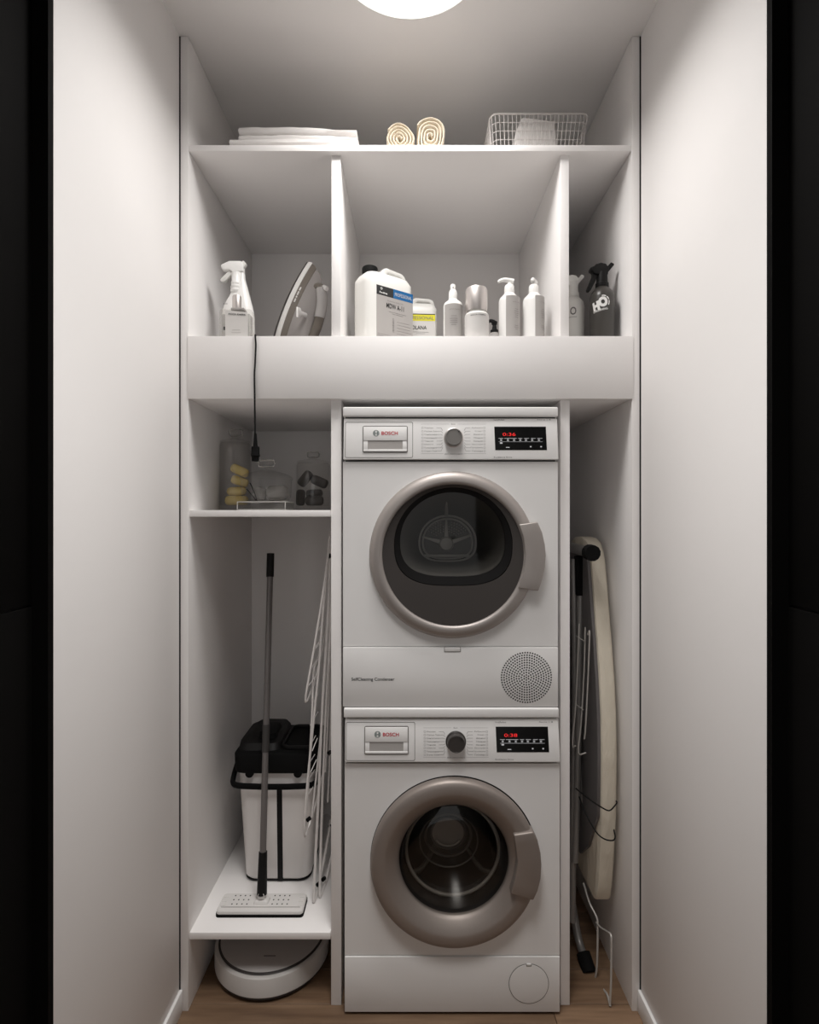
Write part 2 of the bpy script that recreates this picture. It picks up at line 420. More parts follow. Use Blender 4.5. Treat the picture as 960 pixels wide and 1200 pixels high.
def control_panel(mach, px, Yt, Yb, knob_m, digits, drawer_px, handle_px, knob_px, knob_r, disp_px, sc_dir):
    """px = (left,top,right_top,bottom,left_bottom,right_bottom) of the panel in the photograph; built as a wedge whose lower edge stands forward"""
    l, t, r, b, lb, rb = px
    zt, zb = Z(t, Yt), Z(b, Yb)
    bm = bmesh.new()
    pts = [(X(l, Yt), Yt, zt), (X(r, Yt), Yt, zt), (X(rb, Yb), Yb, zb), (X(lb, Yb), Yb, zb)]
    f = [bm.verts.new(p) for p in pts]; g = [bm.verts.new((p[0], 1.60, p[2])) for p in pts]
    bm.faces.new(f); bm.faces.new(g[::-1])
    for i in range(4): bm.faces.new((f[i], g[i], g[(i+1) % 4], f[(i+1) % 4]))
    cp = fin('control_panel', bm, ENAMEL2, mach, bevel=.0025, seg=3)
    slope = (Yb-Yt)/(zt-zb)
    def yy(py): return Yt+(Yb-Yt)*(py-t)/(b-t)
    def onp(name, fn):   # build flat then shear onto the sloping face
        o = fn(); 
        for v in o.data.vertices:
            zw = v.co.z+ORG[o.name].z; v.co.y += slope*(zt-zw)
        return o
    # dispenser drawer
    dl, dt, dr, db = drawer_px
    Ym = (Yt+Yb)/2
    def Xm(p): return X(p, Ym)
    def Zm(p): return Z(p, yy(p))
    yf = Yt   # un-sheared reference depth
    bm = bmesh.new(); aringprism(bm, rrect((Xm(dl)+Xm(dr))/2, (Zm(dt)+Zm(db))/2, Xm(dr)-Xm(dl), Zm(dt)-Zm(db), .004, 3),
                                 rrect((Xm(dl)+Xm(dr))/2, (Zm(dt)+Zm(db))/2, Xm(dr)-Xm(dl)-.0028, Zm(dt)-Zm(db)-.0028, .003, 3), yf-.0004, yf+.001)
    onp('', lambda: fin('drawer_seam', bm, GREYP, mach))
    hl, ht, hr, hb = handle_px
    cx, cz, ww, hh = (Xm(hl)+Xm(hr))/2, (Zm(ht)+Zm(hb))/2, Xm(hr)-Xm(hl), Zm(ht)-Zm(hb)
    bm = bmesh.new(); aprism(bm, rrect(cx, cz, ww, hh, .005, 4), yf-.0015, yf+.002)
    dh = onp('', lambda: fin('drawer', bm, GREYP, mach, smooth=30))
    bm = bmesh.new()
    zb_, zt_ = cz-hh/2+.003, cz+hh/2-.003; xl, xr = cx-ww/2+.0026, cx+ww/2-.0026; zs = cz-.004
    # upper face plate, lower border and recessed grip
    abox(bm, xl, xr, yf-.004, yf-.001, zs, zt_)
    abox(bm, xl, xr, yf-.0035, yf-.001, zb_, zb_+.006)
    abox(bm, xl, xl+.012, yf-.0026, yf-.001, zb_+.006, zs)
    abox(bm, xr-.012, xr, yf-.0026, yf-.001, zb_+.006, zs)
    onp('', lambda: fin('drawer_face', bm, ENAMEL2, dh, bevel=.0008))
    bm = bmesh.new(); abox(bm, xl+.010, xr-.010, yf-.0020, yf-.0012, zb_+.005, zs+.001)
    onp('', lambda: fin('grip_recess', bm, LABG, dh))
    ty = yf-.0042; tz = (zs+zt_)/2+.001
    onp('', lambda: text('logo_lettering', 'BOSCH', Xm(hl+(hr-hl)*.60), tz, ty, REDT, dh, width=Xm(hl+(hr-hl)*.78)-Xm(hl+(hr-hl)*.42), height=.0098, bold=True))
    bm = bmesh.new(); ex = Xm(hl+(hr-hl)*.30)
    aringprism(bm, [(ex+.0088*math.cos(a), tz+.0088*math.sin(a)) for a in [2*PI*i/24 for i in range(24)]],
               [(ex+.0072*math.cos(a), tz+.0072*math.sin(a)) for a in [2*PI*i/24 for i in range(24)]], ty-.0005, ty)
    for s in (-1, 1):
        pts = [(ex+s*.0022, tz-.0055), (ex+s*.0048, tz-.005), (ex+s*.0066, tz-.002), (ex+s*.0066, tz+.002), (ex+s*.0048, tz+.005), (ex+s*.0022, tz+.0055)]
        aprism(bm, pts if s > 0 else pts[::-1], ty-.0005, ty)
    abox(bm, ex-.002, ex+.002, ty-.0005, ty, tz-.0012, tz+.0012)
    onp('', lambda: fin('logo_emblem', bm, EMB, dh))
    # programme knob
    kx, ky = knob_px; kc = Vector((Xm(kx), 0, Zm(ky))); kr = knob_r*Ym/FPX; kY = yy(ky)
    kn = lathe('program_knob', [(kr*1.12, .004), (kr*1.12, -.002), (kr, -.003), (kr*.98, -.018), (kr*.93, -.021), (kr*.86, -.0215), (kr*.84, -.0205), (.0001, -.0205)], (kc.x, kY, kc.z), knob_m, mach, axis='y', n=48)
    lathe('knob_ring', [(kr*1.13, .0), (kr*1.13, -.0025), (kr*1.02, -.0045), (kr*1.01, 0)], (kc.x, kY, kc.z), CHROME if knob_m is GREYP else DKNOB, kn, axis='y', n=48)
    bm = bmesh.new(); a = .75; abox(bm, -.0007, .0007, -.0225, -.0212, kr*.70, kr*.94)
    bmesh.ops.rotate(bm, verts=bm.verts, cent=(0, 0, 0), matrix=Matrix.Rotation(a, 3, 'Y')); bmesh.ops.translate(bm, verts=bm.verts, vec=(kc.x, kY, kc.z))
    fin('pointer_mark', bm, BLKT, kn)
    # printed programme list round the knob
    words_l = ['Хлопок', 'Хлопок Эко', 'Синтетика', 'Смешанное', 'Тонкое', 'Шерсть', 'Полоскание', 'Отжим / Слив']
    words_r = ['Рубашки', 'Спорт', 'Джинсы', 'Тёмное', 'Ночная', 'Быстрая', 'Пуховики', 'Гигиена']
    bm = bmesh.new(); yp = yf-.0005
    def line(x0, z0, x1, z1, t=.00035):
        d = Vector((x1-x0, z1-z0)); n = Vector((-d.y, d.x)).normalized()*t
        vs = [bm.verts.new((x, yp, z)) for x, z in ((x0+n.x, z0+n.y), (x1+n.x, z1+n.y), (x1-n.x, z1-n.y), (x0-n.x, z0-n.y))]; bm.faces.new(vs)
    py0, py1 = ky-13.5, ky+17.5
    for i in range(8):
        pz = Zm(py0+(py1-py0)*(i+.5)/8)
        for s in (-1, 1):
            line(kc.x+s*.047, pz, kc.x+s*.034, pz)
            line(kc.x+s*.034, pz, kc.x+s*.030, kc.z+(pz-kc.z)*.72)
            ix = kc.x+s*.086; q = .0022
            for u in ((-q, -q, q, -q), (q, -q, q, q), (q, q, -q, q), (-q, q, -q, -q)): line(ix+u[0], pz+u[1], ix+u[2], pz+u[3], .00025)
    line(kc.x-.090, Zm(ky-16), kc.x-.012, Zm(ky-16), .0002); line(kc.x+.012, Zm(ky-16), kc.x+.090, Zm(ky-16), .0002)
    line(kc.x-.090, Zm(ky+18.5), kc.x-.028, Zm(ky+18.5), .0002); line(kc.x+.028, Zm(ky+18.5), kc.x+.090, Zm(ky+18.5), .0002)
    onp('', lambda: fin('program_lines', bm, GREYT, mach, smooth=0))
    for i in range(8):
        pz = Zm(py0+(py1-py0)*(i+.5)/8)
        onp('', lambda: text('program_lettering', words_l[i], kc.x-.081, pz, yf, GREYT, mach, height=.0040, width=min(.034, .0042*len(words_l[i])), left=True))
        onp('', lambda: text('program_lettering', words_r[i], kc.x+.081-.0042*len(words_r[i]), pz, yf, GREYT, mach, height=.0040, width=.0042*len(words_r[i]), left=True))
    onp('', lambda: text('program_lettering', 'Выкл.', kc.x, Zm(ky-16), yf, GREYT, mach, height=.0034))
    onp('', lambda: text('program_lettering', 'Доп. полоскание', kc.x, Zm(ky+19), yf, GREYT, mach, height=.0036, width=.05))
    # display
    sl, st, sr, sb = disp_px
    zt2, zb2 = Zm(st), Zm(sb)
    bm = bmesh.new(); aprism(bm, [(Xm(sl), zt2), (Xm(sr), zt2), (Xm(sr)+.002, zb2), (Xm(sl)+.002, zb2)], yf-.0008, yf+.002)
    ds = onp('', lambda: fin('display', bm, SCREEN, mach, bevel=.0003, seg=1))
    W = Xm(sr)-Xm(sl); HH = zt2-zb2; sx = Xm(sl); y2 = yf-.0010
    onp('', lambda: text('red_digits', digits, sx+W*.16, zt2-HH*.33, y2, REDL, ds, height=.0088, width=W*.25, left=True))
    bm = bmesh.new()
    for a, b_ in ((.08, .17), (.19, .43), (.46, .54), (.57, .67), (.71, .80), (.83, .93)):
        abox(bm, sx+W*a, sx+W*b_, y2-.0003, y2, zt2-HH*.50-.0005, zt2-HH*.50+.0005)
    abox(bm, sx+W*.08, sx+W*.93, y2-.0003, y2, zt2-HH*.645-.0003, zt2-HH*.645+.0003)
    for a in (.13, .26, .38, .50, .61, .73, .86):
        for k in range(3):
            z_ = zt2-HH*(.545+.028*k); h_ = .003*(1, .55, 1)[k]
            abox(bm, sx+W*a-h_, sx+W*a+h_, y2-.0003, y2, z_-.0006, z_+.0006)
    abox(bm, sx+W*.13-.0035, sx+W*.13+.0035, y2-.0003, y2, zt2-HH*.73, zt2-HH*.67)
    for a in (.70, .90): abox(bm, sx+W*a-.002, sx+W*a+.002, y2-.0003, y2, zt2-HH*.88, zt2-HH*.83)
    abox(bm, sx+W*.22, sx+W*.29, y2-.0003, y2, zt2-HH*.90, zt2-HH*.87)
    onp('', lambda: fin('display_marks', bm, WHL, ds, smooth=0))
    onp('', lambda: text('panel_lettering', 'VarioPerfect', sx-.002, Zm(st-5.3 if sc_dir else st-8), yf, GREYT, mach, height=.0042, left=True))
    onp('', lambda: text('panel_lettering', 'Serie | 8', Xm(sr)+.014-.038, Zm(st-5.3 if sc_dir else st-8), yf, GREYT, mach, height=.0042, width=.038, left=True))
    onp('', lambda: text('panel_lettering', 'EcoSilence Drive', sx-.002, Zm(sb+8.3), yf, GREYT, mach, height=.0040, width=.050, left=True))
    return cp

def door_ring(name, cx, cz, prof, y, m, parent):
    return lathe(name, prof, (cx, y, cz), m, parent, axis='y', n=96, cap=False, smooth=50)

# ---- dryer (upper)
DY = 1.542; DX0, DX1 = X(402, DY), X(654, DY)
dr = thing('tumble_dryer', 'white tumble dryer with silver-ringed door, stacked on the washing machine', 'tumble dryer', ((DX0+DX1)/2, 1.85, Z(829, DY)))
zD0, zD1 = Z(828.5, DY), Z(477, DY)
bm = bmesh.new()
abox(bm, DX0+.002, DX0+.012, DY+.02, 2.12, zD0, zD1-.02); abox(bm, DX1-.012, DX1-.002, DY+.02, 2.12, zD0, zD1-.02)
abox(bm, DX0+.002, DX1-.002, 2.11, 2.125, zD0, zD1-.02); abox(bm, DX0+.002, DX1-.002, DY+.02, 2.12, zD0, zD0+.012)
fin('housing', bm, ENAMEL, dr)
box('worktop', DX0, DX1, DY-.004, 2.12, Z(488.5, DY), zD1, ENAMEL2, dr, bevel=.004, seg=3)
box('panel_shadow_gap', DX0+.006, DX1-.006, DY+.008, 1.62, Z(545, DY), Z(487, DY), GAP, dr, bevel=0)
control_panel(dr, (403, 490.3, 653.2, 538.6, 402.2, 655), DY+.002, DY-.008, GREYP, '0:36', (404.5, 494.5, 484, 536.5), (425, 499, 478, 530.5), (531.5, 513), 10.2, (579.5, 500, 640, 527.5), False)
dcx, dcz = X(530.5, DY), Z(650, DY); RO = 97*DY/FPX; RI = 82*DY/FPX
plate_hole('front_panel', DX0, DX1, Z(757.5, DY), Z(541, DY), DY, DY+.02, dcx, dcz, RI*1.0, ENAMEL, dr)
# door
dd = door_ring('door', dcx, dcz, [(RO, .002), (RO+.001, -.006), (RO-.004, -.016), (RO-.012, -.0215), (RI+.010, -.0245), (RI+.003, -.023), (RI, -.019), (RI-.001, .01)], DY-.0005, SILV, dr)
pts = [(614, 611.5), (627.5, 611.5), (633, 624), (636, 638), (637, 650), (636, 664), (633, 678), (628.5, 691), (614, 691)]
inner = [(530.5+R_*math.cos(a), 650-R_*math.sin(a)) for R_, a in [(83.5, -.47), (83.2, -.25), (83.2, 0), (83.2, .25), (83.5, .44)]]
hp = [(X(a, DY), Z(b, DY)) for a, b in pts[1:-1]]+[(X(a, DY), Z(b, DY)) for a, b in inner]
prism('door_handle', hp, DY-.0290, DY-.001, SILV, dd, bevel=.003, seg=3)
# dark bezel with the D-shaped window
D0 = [(X(531, DY)+ (px_-X(531, DY)), z_) for px_, z_ in dshape(X(462, DY), X(600, DY), Z(686, DY), Z(571.5, DY), 96)]
outer = []
ccx = dcx; ccz = dcz
for (x_, z_) in D0:
    a = math.atan2(z_-ccz, x_-ccx); outer.append((ccx+(RI-.0005)*math.cos(a), ccz+(RI-.0005)*math.sin(a)))
bm = bmesh.new()
n_ = len(D0); A = [bm.verts.new((x, DY-.016, z)) for x, z in outer]; B = [bm.verts.new((x, DY-.012, z)) for x, z in D0]; Bb = [bm.verts.new((x, DY+.006, z)) for x, z in D0]
for i in range(n_):
    j = (i+1) % n_; bm.faces.new((A[i], A[j], B[j], B[i])); bm.faces.new((B[i], B[j], Bb[j], Bb[i]))
fin('door_bezel', bm, BEZEL, dd, smooth=40)
def sc_loop(L, k, y, dz=0, c=None):
    cx_ = sum(p[0] for p in L)/len(L) if c is None else c[0]; cz_ = sum(p[1] for p in L)/len(L) if c is None else c[1]
    return [(cx_+(x-cx_)*k, y, cz_+(z-cz_)*k+dz) for x, z in L]
D1 = dshape(X(469, DY), X(592, DY), Z(675.5, DY), Z(577, DY), 96)
loft('window_seal', [[(x, DY-.010, z) for x, z in D0], [(x, DY-.012, z) for x, z in sc_loop(D0, .985, 0) for x, z in [(x, z)]] if False else [(p[0], DY-.012, p[2]) for p in sc_loop(D0, .985, 0)],
     [(x, DY-.006, z) for x, z in D1], [(x, DY+.01, z) for x, z in D1]], RIMB, dd, cap=False, smooth=45)
loft('window_glass', [[(p[0], DY-.0065, p[2]) for p in sc_loop(D1, .998, 0)], [(p[0], DY-.0090, p[2]) for p in sc_loop(D1, .6, 0)], [(p[0], DY-.0096, p[2]) for p in sc_loop(D1, .05, 0)]], GLASSD, dd, cap=False)
# drum seen through the window
YB = 1.86
D2 = dshape(X(491, YB-.1), X(558, YB-.1), Z(658, YB-.1), Z(604, YB-.1), 96); YD = YB-.1
D1y = [(x, DY+.008, z) for x, z in D1]
dm = loft('drum', [D1y, [(x*.5+a*.5, (DY+YD)/2, z*.5+b*.5) for (x, z), (a, b) in zip(D1, D2)], [(x, YD, z) for x, z in D2]], DRUM, dr, cap=False, smooth=45)
def rim(L, y, r, nm, m, par): return tube(nm, [(x, y, z) for x, z in L[::2]], r, m, par, n=8, closed=True)
rim(D2, YD-.002, .0045, 'drum_rim', DRUML, dm)
D3 = [(p[0], p[2]) for p in sc_loop(D2, .86, 0)]
rim(D3, YD-.004, .0030, 'drum_rim', DRUML, dm)
bm = bmesh.new(); aprism(bm, D2, YD+.001, YD+.01); fin('drum_back', bm, DRUM, dm)
hub = (X(523, YD), Z(637, YD))
hb = lathe('drum_hub', [(.024, 0), (.024, -.006), (.019, -.012), (.0001, -.015)], (hub[0], YD, hub[1]), DRUML, dm, axis='y', n=32)
for ex, ey in ((523, 609), (495, 629), (552, 627)):
    e = (X(ex, YD), Z(ey, YD)); d = Vector((e[0]-hub[0], e[1]-hub[1])); nn = Vector((-d.y, d.x)).normalized()
    L = [(hub[0]+nn.x*.009, hub[1]+nn.y*.009), (e[0]+nn.x*.003, e[1]+nn.y*.003), (e[0]-nn.x*.003, e[1]-nn.y*.003), (hub[0]-nn.x*.009, hub[1]-nn.y*.009)]
    bm = bmesh.new(); aprism(bm, L, YD-.009, YD); fin('drum_spoke', bm, DRUML, dm, bevel=.002)
bm = bmesh.new()
for k in range(5):
    R_ = .043+.0085*k
    for j in range(-11, 12):
        a = PI/2+j*(.0088/R_)*1.0
        if abs(a-PI/2) < .14 or abs(a-PI/2) > .95: continue
        x_, z_ = hub[0]+R_*math.cos(a), hub[1]+R_*.9*math.sin(a)
        bmesh.ops.create_icosphere(bm, subdivisions=1, radius=.0026, matrix=Matrix.Translation((x_, YD-.0005, z_)))
o = fin('drum_dimples', bm, DRUML, dm); o['kind'] = 'stuff'
box('drum_ledge', X(497, YD), X(550, YD), YD-.010, YD, Z(653, YD), Z(649.5, YD), DRUML, dm, bevel=.002)
# drum paddle rib along the top and creases in the lower corners
prism('drum_paddle', [(X(521.3, 1.6), Z(577, 1.56)), (X(525, 1.6), Z(577, 1.56)), (X(524.3, YD)-.0, Z(603, YD)), (X(521.5, YD), Z(603, YD))], 1.575, 1.58, DRUML, dm, bevel=0) if False else None
tube('drum_paddle', [(X(523.2, DY+.03), DY+.03, Z(577.5, DY+.03)), (X(523.0, YD), YD-.01, Z(603, YD))], .006, DRUML, dm, n=10)
for ax_, az_, bx_, bz_ in ((476, 668, 492, 653), (583, 668, 558, 653)):
    tube('drum_crease', [(X(ax_, DY+.02), DY+.02, Z(az_, DY+.02)), (X(bx_, YD), YD-.01, Z(bz_, YD))], .003, DRUM, dm, n=6)
# lower panel
lp = box('lower_panel', DX0, DX1, DY-.003, DY+.02, Z(828, DY), Z(758.3, DY), ENAMEL, dr, bevel=.002)
box('latch_tab', X(520.5, DY), X(540, DY), DY-.0045, DY, Z(763.5, DY), Z(758, DY), GREYP, lp, bevel=.0006)
box('latch_plate', X(521.2, DY), X(539.3, DY), DY-.0052, DY-.003, Z(762.9, DY), Z(758, DY), ENAMEL, lp, bevel=.0006)
text('panel_lettering', 'SelfCleaning Condenser', X(412, DY), Z(796, DY), DY-.003, BLKT, lp, width=X(462.5, DY)-X(412, DY), height=.0115, left=True, bold=.012)
bm = bmesh.new(); gx, gz = X(616.7, DY), Z(793.5, DY)
for k in range(0, 11):
    R_ = .0069*k; cnt = max(1, int(round(6.15*k)))
    for j in range(cnt):
        a = 2*PI*(j+.5*(k % 2))/cnt
        x_, z_ = gx+R_*math.cos(a), gz+R_*math.sin(a)
        vs = [bm.verts.new((x_+.00235*math.cos(q*PI/4), DY-.0034, z_+.00235*math.sin(q*PI/4))) for q in range(8)]; bm.faces.new(vs)
o = fin('grille_holes', bm, GAP, lp, smooth=0); o['kind'] = 'stuff'

# ---- washing machine (lower)
WY = 1.538; WX0, WX1 = X(404, WY), X(656, WY)
wm = thing('washing_machine', 'white front-loading washing machine with bronze-grey door ring, standing on the floor', 'washing machine', ((WX0+WX1)/2, 1.85, 0))
zW1 = Z(829.5, WY)
bm = bmesh.new()
abox(bm, WX0+.002, WX0+.012, WY+.02, 2.12, .012, zW1-.01); abox(bm, WX1-.012, WX1-.002, WY+.02, 2.12, .012, zW1-.01)
abox(bm, WX0+.002, WX1-.002, 2.11, 2.125, .012, zW1-.01); abox(bm, WX0+.002, WX1-.002, WY+.02, 2.12, .012, .024)
fin('housing', bm, ENAMEL, wm)
for fx in (WX0+.05, WX1-.05):
    for fy in (WY+.06, 2.06): lathe('foot', [(.018, 0), (.018, .006), (.008, .008), (.008, .014)], (fx, fy, 0), BLKP, wm, n=16)
box('worktop', X(403, WY), X(655, WY), WY-.004, 2.12, Z(841, WY), zW1, ENAMEL2, wm, bevel=.004, seg=3)
box('panel_shadow_gap', WX0+.006, WX1-.006, WY+.008, 1.62, Z(899, WY), Z(840, WY), GAP, wm, bevel=0)
control_panel(wm, (404.5, 842.5, 654.5, 893.5, 404, 657), WY+.002, WY-.010, DKNOB, '0:38', (405.5, 846, 486.5, 891.5), (427, 850.5, 479, 884), (534.3, 868.8), 10.6, (581.2, 851.5, 642.5, 881.5), True)
wcx, wcz = X(532, WY), Z(1007.5, WY); RO = 97.5*WY/FPX; RI = 64.5*WY/FPX
plate_hole('front_panel', WX0, WX1, Z(1119.5, WY), Z(895, WY), WY, WY+.02, wcx, wcz, RO*.93, ENAMEL, wm)
lathe('door_seam', [(RO+.0022, .001), (RO+.0022, -.0012), (RO-.01, -.0012)], (wcx+.001, WY-.0, wcz+.0008), RIMB, wm, axis='y', n=96, cap=False)
wd = door_ring('door', wcx, wcz, [(RO, .012), (RO+.0005, -.012), (RO-.002, -.0215), (RO-.007, -.0265), (RO-.016, -.0290), (RO-.034, -.0300), (RO-.042, -.0285), (RI+.022, -.0205), (RI+.009, -.0110), (RI+.002, -.0035), (RI, .001), (RI-.001, .02)], WY, BRONZE, wm)
pts = [(606, 973), (624.5, 973), (629.5, 983), (633, 998), (634, 1012), (633, 1028), (629.5, 1042), (624.5, 1053), (612, 1053)]
inner = [(532+R_*math.cos(a), 1007.5-R_*math.sin(a)) for R_, a in [(76, -.52), (74, -.3), (74, 0), (74, .25), (76, .42)]]
Yh = WY-.03
hp = [(X(a, Yh), Z(b, Yh)) for a, b in pts[1:-1]]+[(X(a, Yh), Z(b, Yh)) for a, b in inner]
prism('door_handle', hp, WY-.039, WY-.001, BRONZE, wd, bevel=.004, seg=3)
# bowl-shaped glass, drum and rubber bellows behind it
lathe('door_glass', [(RI-.0005, .004), (RI-.012, -.004), (RI-.04, -.010), (.06, -.013), (.0001, -.014)], (wcx, WY, wcz), GLASSB, wd, axis='y', n=64, cap=False, smooth=60)
bl = lathe('door_bellows', [(RI-.001, .006), (RI-.004, .03), (RI-.012, .045), (RI-.010, .06), (RI-.022, .075)], (wcx, WY, wcz), RIMB, wm, axis='y', n=64, cap=False, smooth=60)
wdm = lathe('drum', [(RI-.01, .08), (RI+.05, .09), (RI+.075, .13), (RI+.075, .36), (RI+.04, .40), (.06, .42), (.055, .39), (.0001, .385)], (wcx, WY, wcz), DRUM, wm, axis='y', n=64, cap=False, smooth=60)
bw = lathe('glass_bowl', [(.050, .125), (.064, .118), (.078, .10), (.10, .06), (RI-.008, .012)], (wcx, WY, wcz), GLASSW, wd, axis='y', n=64, cap=False, smooth=60)
for R_, rr_, dy_ in ((.068, .0040, .112), (.050, .0030, .122), (.085, .0025, .085)):
    tube('bowl_ring', [(wcx-.008+R_*math.cos(a), WY+dy_, wcz+.004+R_*.92*math.sin(a)) for a in [2*PI*i/48 for i in range(48)]], rr_, DRUM, bw, n=8, closed=True)
lathe('bowl_end', [(.049, 0), (.035, .004), (.0001, .006)], (wcx-.008, WY+.122, wcz+.004), GREYP, bw, axis='y', n=40, cap=False, smooth=60)
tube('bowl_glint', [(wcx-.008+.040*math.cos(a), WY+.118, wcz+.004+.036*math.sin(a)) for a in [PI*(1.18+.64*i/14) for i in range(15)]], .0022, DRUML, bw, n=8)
for sx_ in (-1, 1):
    tube('drum_fin', [(wcx+sx_*.045, WY+.13, wcz-.035), (wcx+sx_*.085, WY+.10, wcz-.085), (wcx+sx_*.12, WY+.06, wcz-.075)], .007, DRUM, bw, n=8, sm=4)
lathe('drum_hub', [(.075, .0), (.07, -.02), (.055, -.034), (.03, -.042), (.0001, -.045)], (wcx-.012, WY+.40, wcz+.055), DRUML, wdm, axis='y', n=40)
for a in (PI*.5, PI*1.17, PI*1.83):
    cx_, cz_ = wcx+.185*math.cos(a), wcz+.185*math.sin(a)
    tube('drum_paddle', [(cx_, WY+.12, cz_), (cx_, WY+.38, cz_)], .026, DRUM, wdm, n=12)
tube('bellows_fold', [(wcx+(RI-.02)*math.cos(a), WY+.05, wcz+(RI-.02)*math.sin(a)) for a in [2*PI*i/48 for i in range(48)]], .005, GREYP, bl, n=8, closed=True)
kp = box('kick_panel', WX0, WX1, WY-.003, WY+.02, .008, Z(1120.3, WY), ENAMEL, wm, bevel=.002)
fx, fz, fr = X(619.5, WY), Z(1151.5, WY), 23.5*WY/FPX
fc = lathe('filter_cap_gap', [(fr, .0), (fr, -.0008), (fr-.0022, -.0008), (fr-.0022, 0)], (fx, WY-.003, fz), GREYP, kp, axis='y', n=64)
lathe('filter_cap', [(fr-.0016, .0), (fr-.0018, -.0012), (fr-.004, -.0018), (.0001, -.0018)], (fx, WY-.003, fz), ENAMEL, kp, axis='y', n=64)
box('filter_notch', fx-.0075, fx+.0075, WY-.0056, WY-.003, fz+fr-.0065, fz+fr-.001, GREYP, kp, bevel=.0008)
box('filter_notch', fx-.006, fx+.006, WY-.0060, WY-.003, fz+fr-.0045, fz+fr+.0005, ENAMEL, kp, bevel=.0008)

# ------------------------------------------------------------------ top shelf: linen, rolled towels, basket
def sheet(name, label, x0, x1, y0, y1, z0, z1, seed, layers, group=None, droop=.003):
    t = thing(name, label, 'linen', ((x0+x1)/2, (y0+y1)/2, z0), group)
    rnd = random.Random(seed); h = (z1-z0)/layers
    for k in range(layers):
        bm = bmesh.new(); nx, ny = 26, 10
        a0, a1 = x0+rnd.uniform(0, .012), x1-rnd.uniform(0, .018); b0 = y0+rnd.uniform(0, .008)
        grid = []
        for j in range(ny+1):
            row = []
            for i in range(nx+1):
                u, v = i/nx, j/ny
                x = a0+(a1-a0)*u; yy_ = b0+(y1-b0)*v
                nz = noise.noise(Vector((x*9+seed, yy_*9, k*3.1)))
                sag = droop*(max(0, u-.45)/.55)**1.6*(k+1)/layers-.003*math.sin(u*PI)*(k+1)/layers
                row.append(Vector((x, yy_, z0+h*(k+1)+nz*.0028+.0022*noise.noise(Vector((x*31+seed, yy_*23, k*7.7)))-sag)))
            grid.append(row)
        top = [[bm.verts.new(p) for p in r] for r in grid]
        bot = [[bm.verts.new((p.x+.002*math.sin(i*1.3), p.y+.002, z0+h*k+.0006+max(0, (p.z-(z0+h*(k+1))))*.5)) for i, p in enumerate(r)] for r in grid]
        mid = []
        per = [(0, i) for i in range(nx+1)]+[(j, nx) for j in range(1, ny+1)]+[(ny, i) for i in range(nx-1, -1, -1)]+[(j, 0) for j in range(ny-1, 0, -1)]
        ce = Vector(((a0+a1)/2, (b0+y1)/2, 0))
        for (j, i) in per:
            p = grid[j][i]; d = Vector((p.x-ce.x, (p.y-ce.y)*3, 0)).normalized()
            mid.append(bm.verts.new((p.x+d.x*.005, p.y+d.y*.005, z0+h*(k+.5)+.0015*noise.noise(p*30))))
        for j in range(ny):
            for i in range(nx):
                bm.faces.new((top[j][i], top[j][i+1], top[j+1][i+1], top[j+1][i])); bm.faces.new((bot[j][i], bot[j+1][i], bot[j+1][i+1], bot[j][i+1]))
        n = len(per)
        for q in range(n):
            (j, i), (j2, i2) = per[q], per[(q+1) % n]
            bm.faces.new((top[j][i], mid[q], mid[(q+1) % n], top[j2][i2])); bm.faces.new((bot[j][i], bot[j2][i2], mid[(q+1) % n], mid[q]))
        fin('fold', bm, LINEN, t, smooth=70)
    return t
YT = 1.59
sheet('folded_sheet', 'white folded bed sheet lying flat under another on the top shelf', X(268, YT), X(424.5, YT), YT-.01, 1.84, TS1, 2.452, 3, 2, 'folded sheets on the top shelf')
sheet('folded_sheet', 'white folded bed sheet on top of the linen pile, top shelf left', X(277.5, YT), X(421, YT), YT, 1.84, 2.4565, 2.4975, 11, 2, 'folded sheets on the top shelf', .014)
# turned-up corners of the sheets
def rolled(name, label, cx, r, zc, yaw, seed, sq, vs):
    t = thing(name, label, 'towel', (cx, 1.60, TS1), 'rolled towels on the top shelf')
    rnd = random.Random(seed); turns = 4.4; n = 200
    def pt(s, off):
        a = s*turns*2*PI; rr = (.005+(r-.005)*s)*(1+.05*math.cos(2*a+seed)+sq*math.cos(4*a+yaw))+off + .0012*noise.noise(Vector((a*1.4, seed, 0)))*6*s*.35
        return cx+rr*math.cos(a), zc+rr*math.sin(a)*vs
    bm = bmesh.new(); th = (r-.004)/turns*.62
    for y0, y1 in ((1.585, 1.80),):
        A = []; 
        for i in range(n+1):
            s = i/n; y_ = y0+.003*noise.noise(Vector((i*.13, seed, 2)))
            o_, i_ = pt(s, th*.5), pt(s, -th*.5); md = pt(s, 0)
            A.append([bm.verts.new((o_[0], y_+.003, o_[1])), bm.verts.new((md[0], y_, md[1])), bm.verts.new((i_[0], y_+.003, i_[1])), bm.verts.new((i_[0], y1, i_[1])), bm.verts.new((o_[0], y1, o_[1]))])
        for a, b in zip(A, A[1:]):
            for k in range(5): bm.faces.new((a[k], b[k], b[(k+1) % 5], a[(k+1) % 5]))
        bm.faces.new(A[0]); bm.faces.new(A[-1][::-1])
    dz = min(v.co.z for v in bm.verts)
    for v in bm.verts: v.co.z += TS1+.0003-dz
    fin('roll', bm, CREAM, t, smooth=60)
    return t
rolled('rolled_towel', 'cream rolled towel, the smaller left one of two on the top shelf', X(468.5, 1.585), .0405, 2.462, 0, 1.0, .035, 1.10)
rolled('rolled_towel', 'cream rolled towel, the larger right one, tilted against its neighbour', X(504.5, 1.585), .0440, 2.466, PI, 4.0, .045, 1.20)

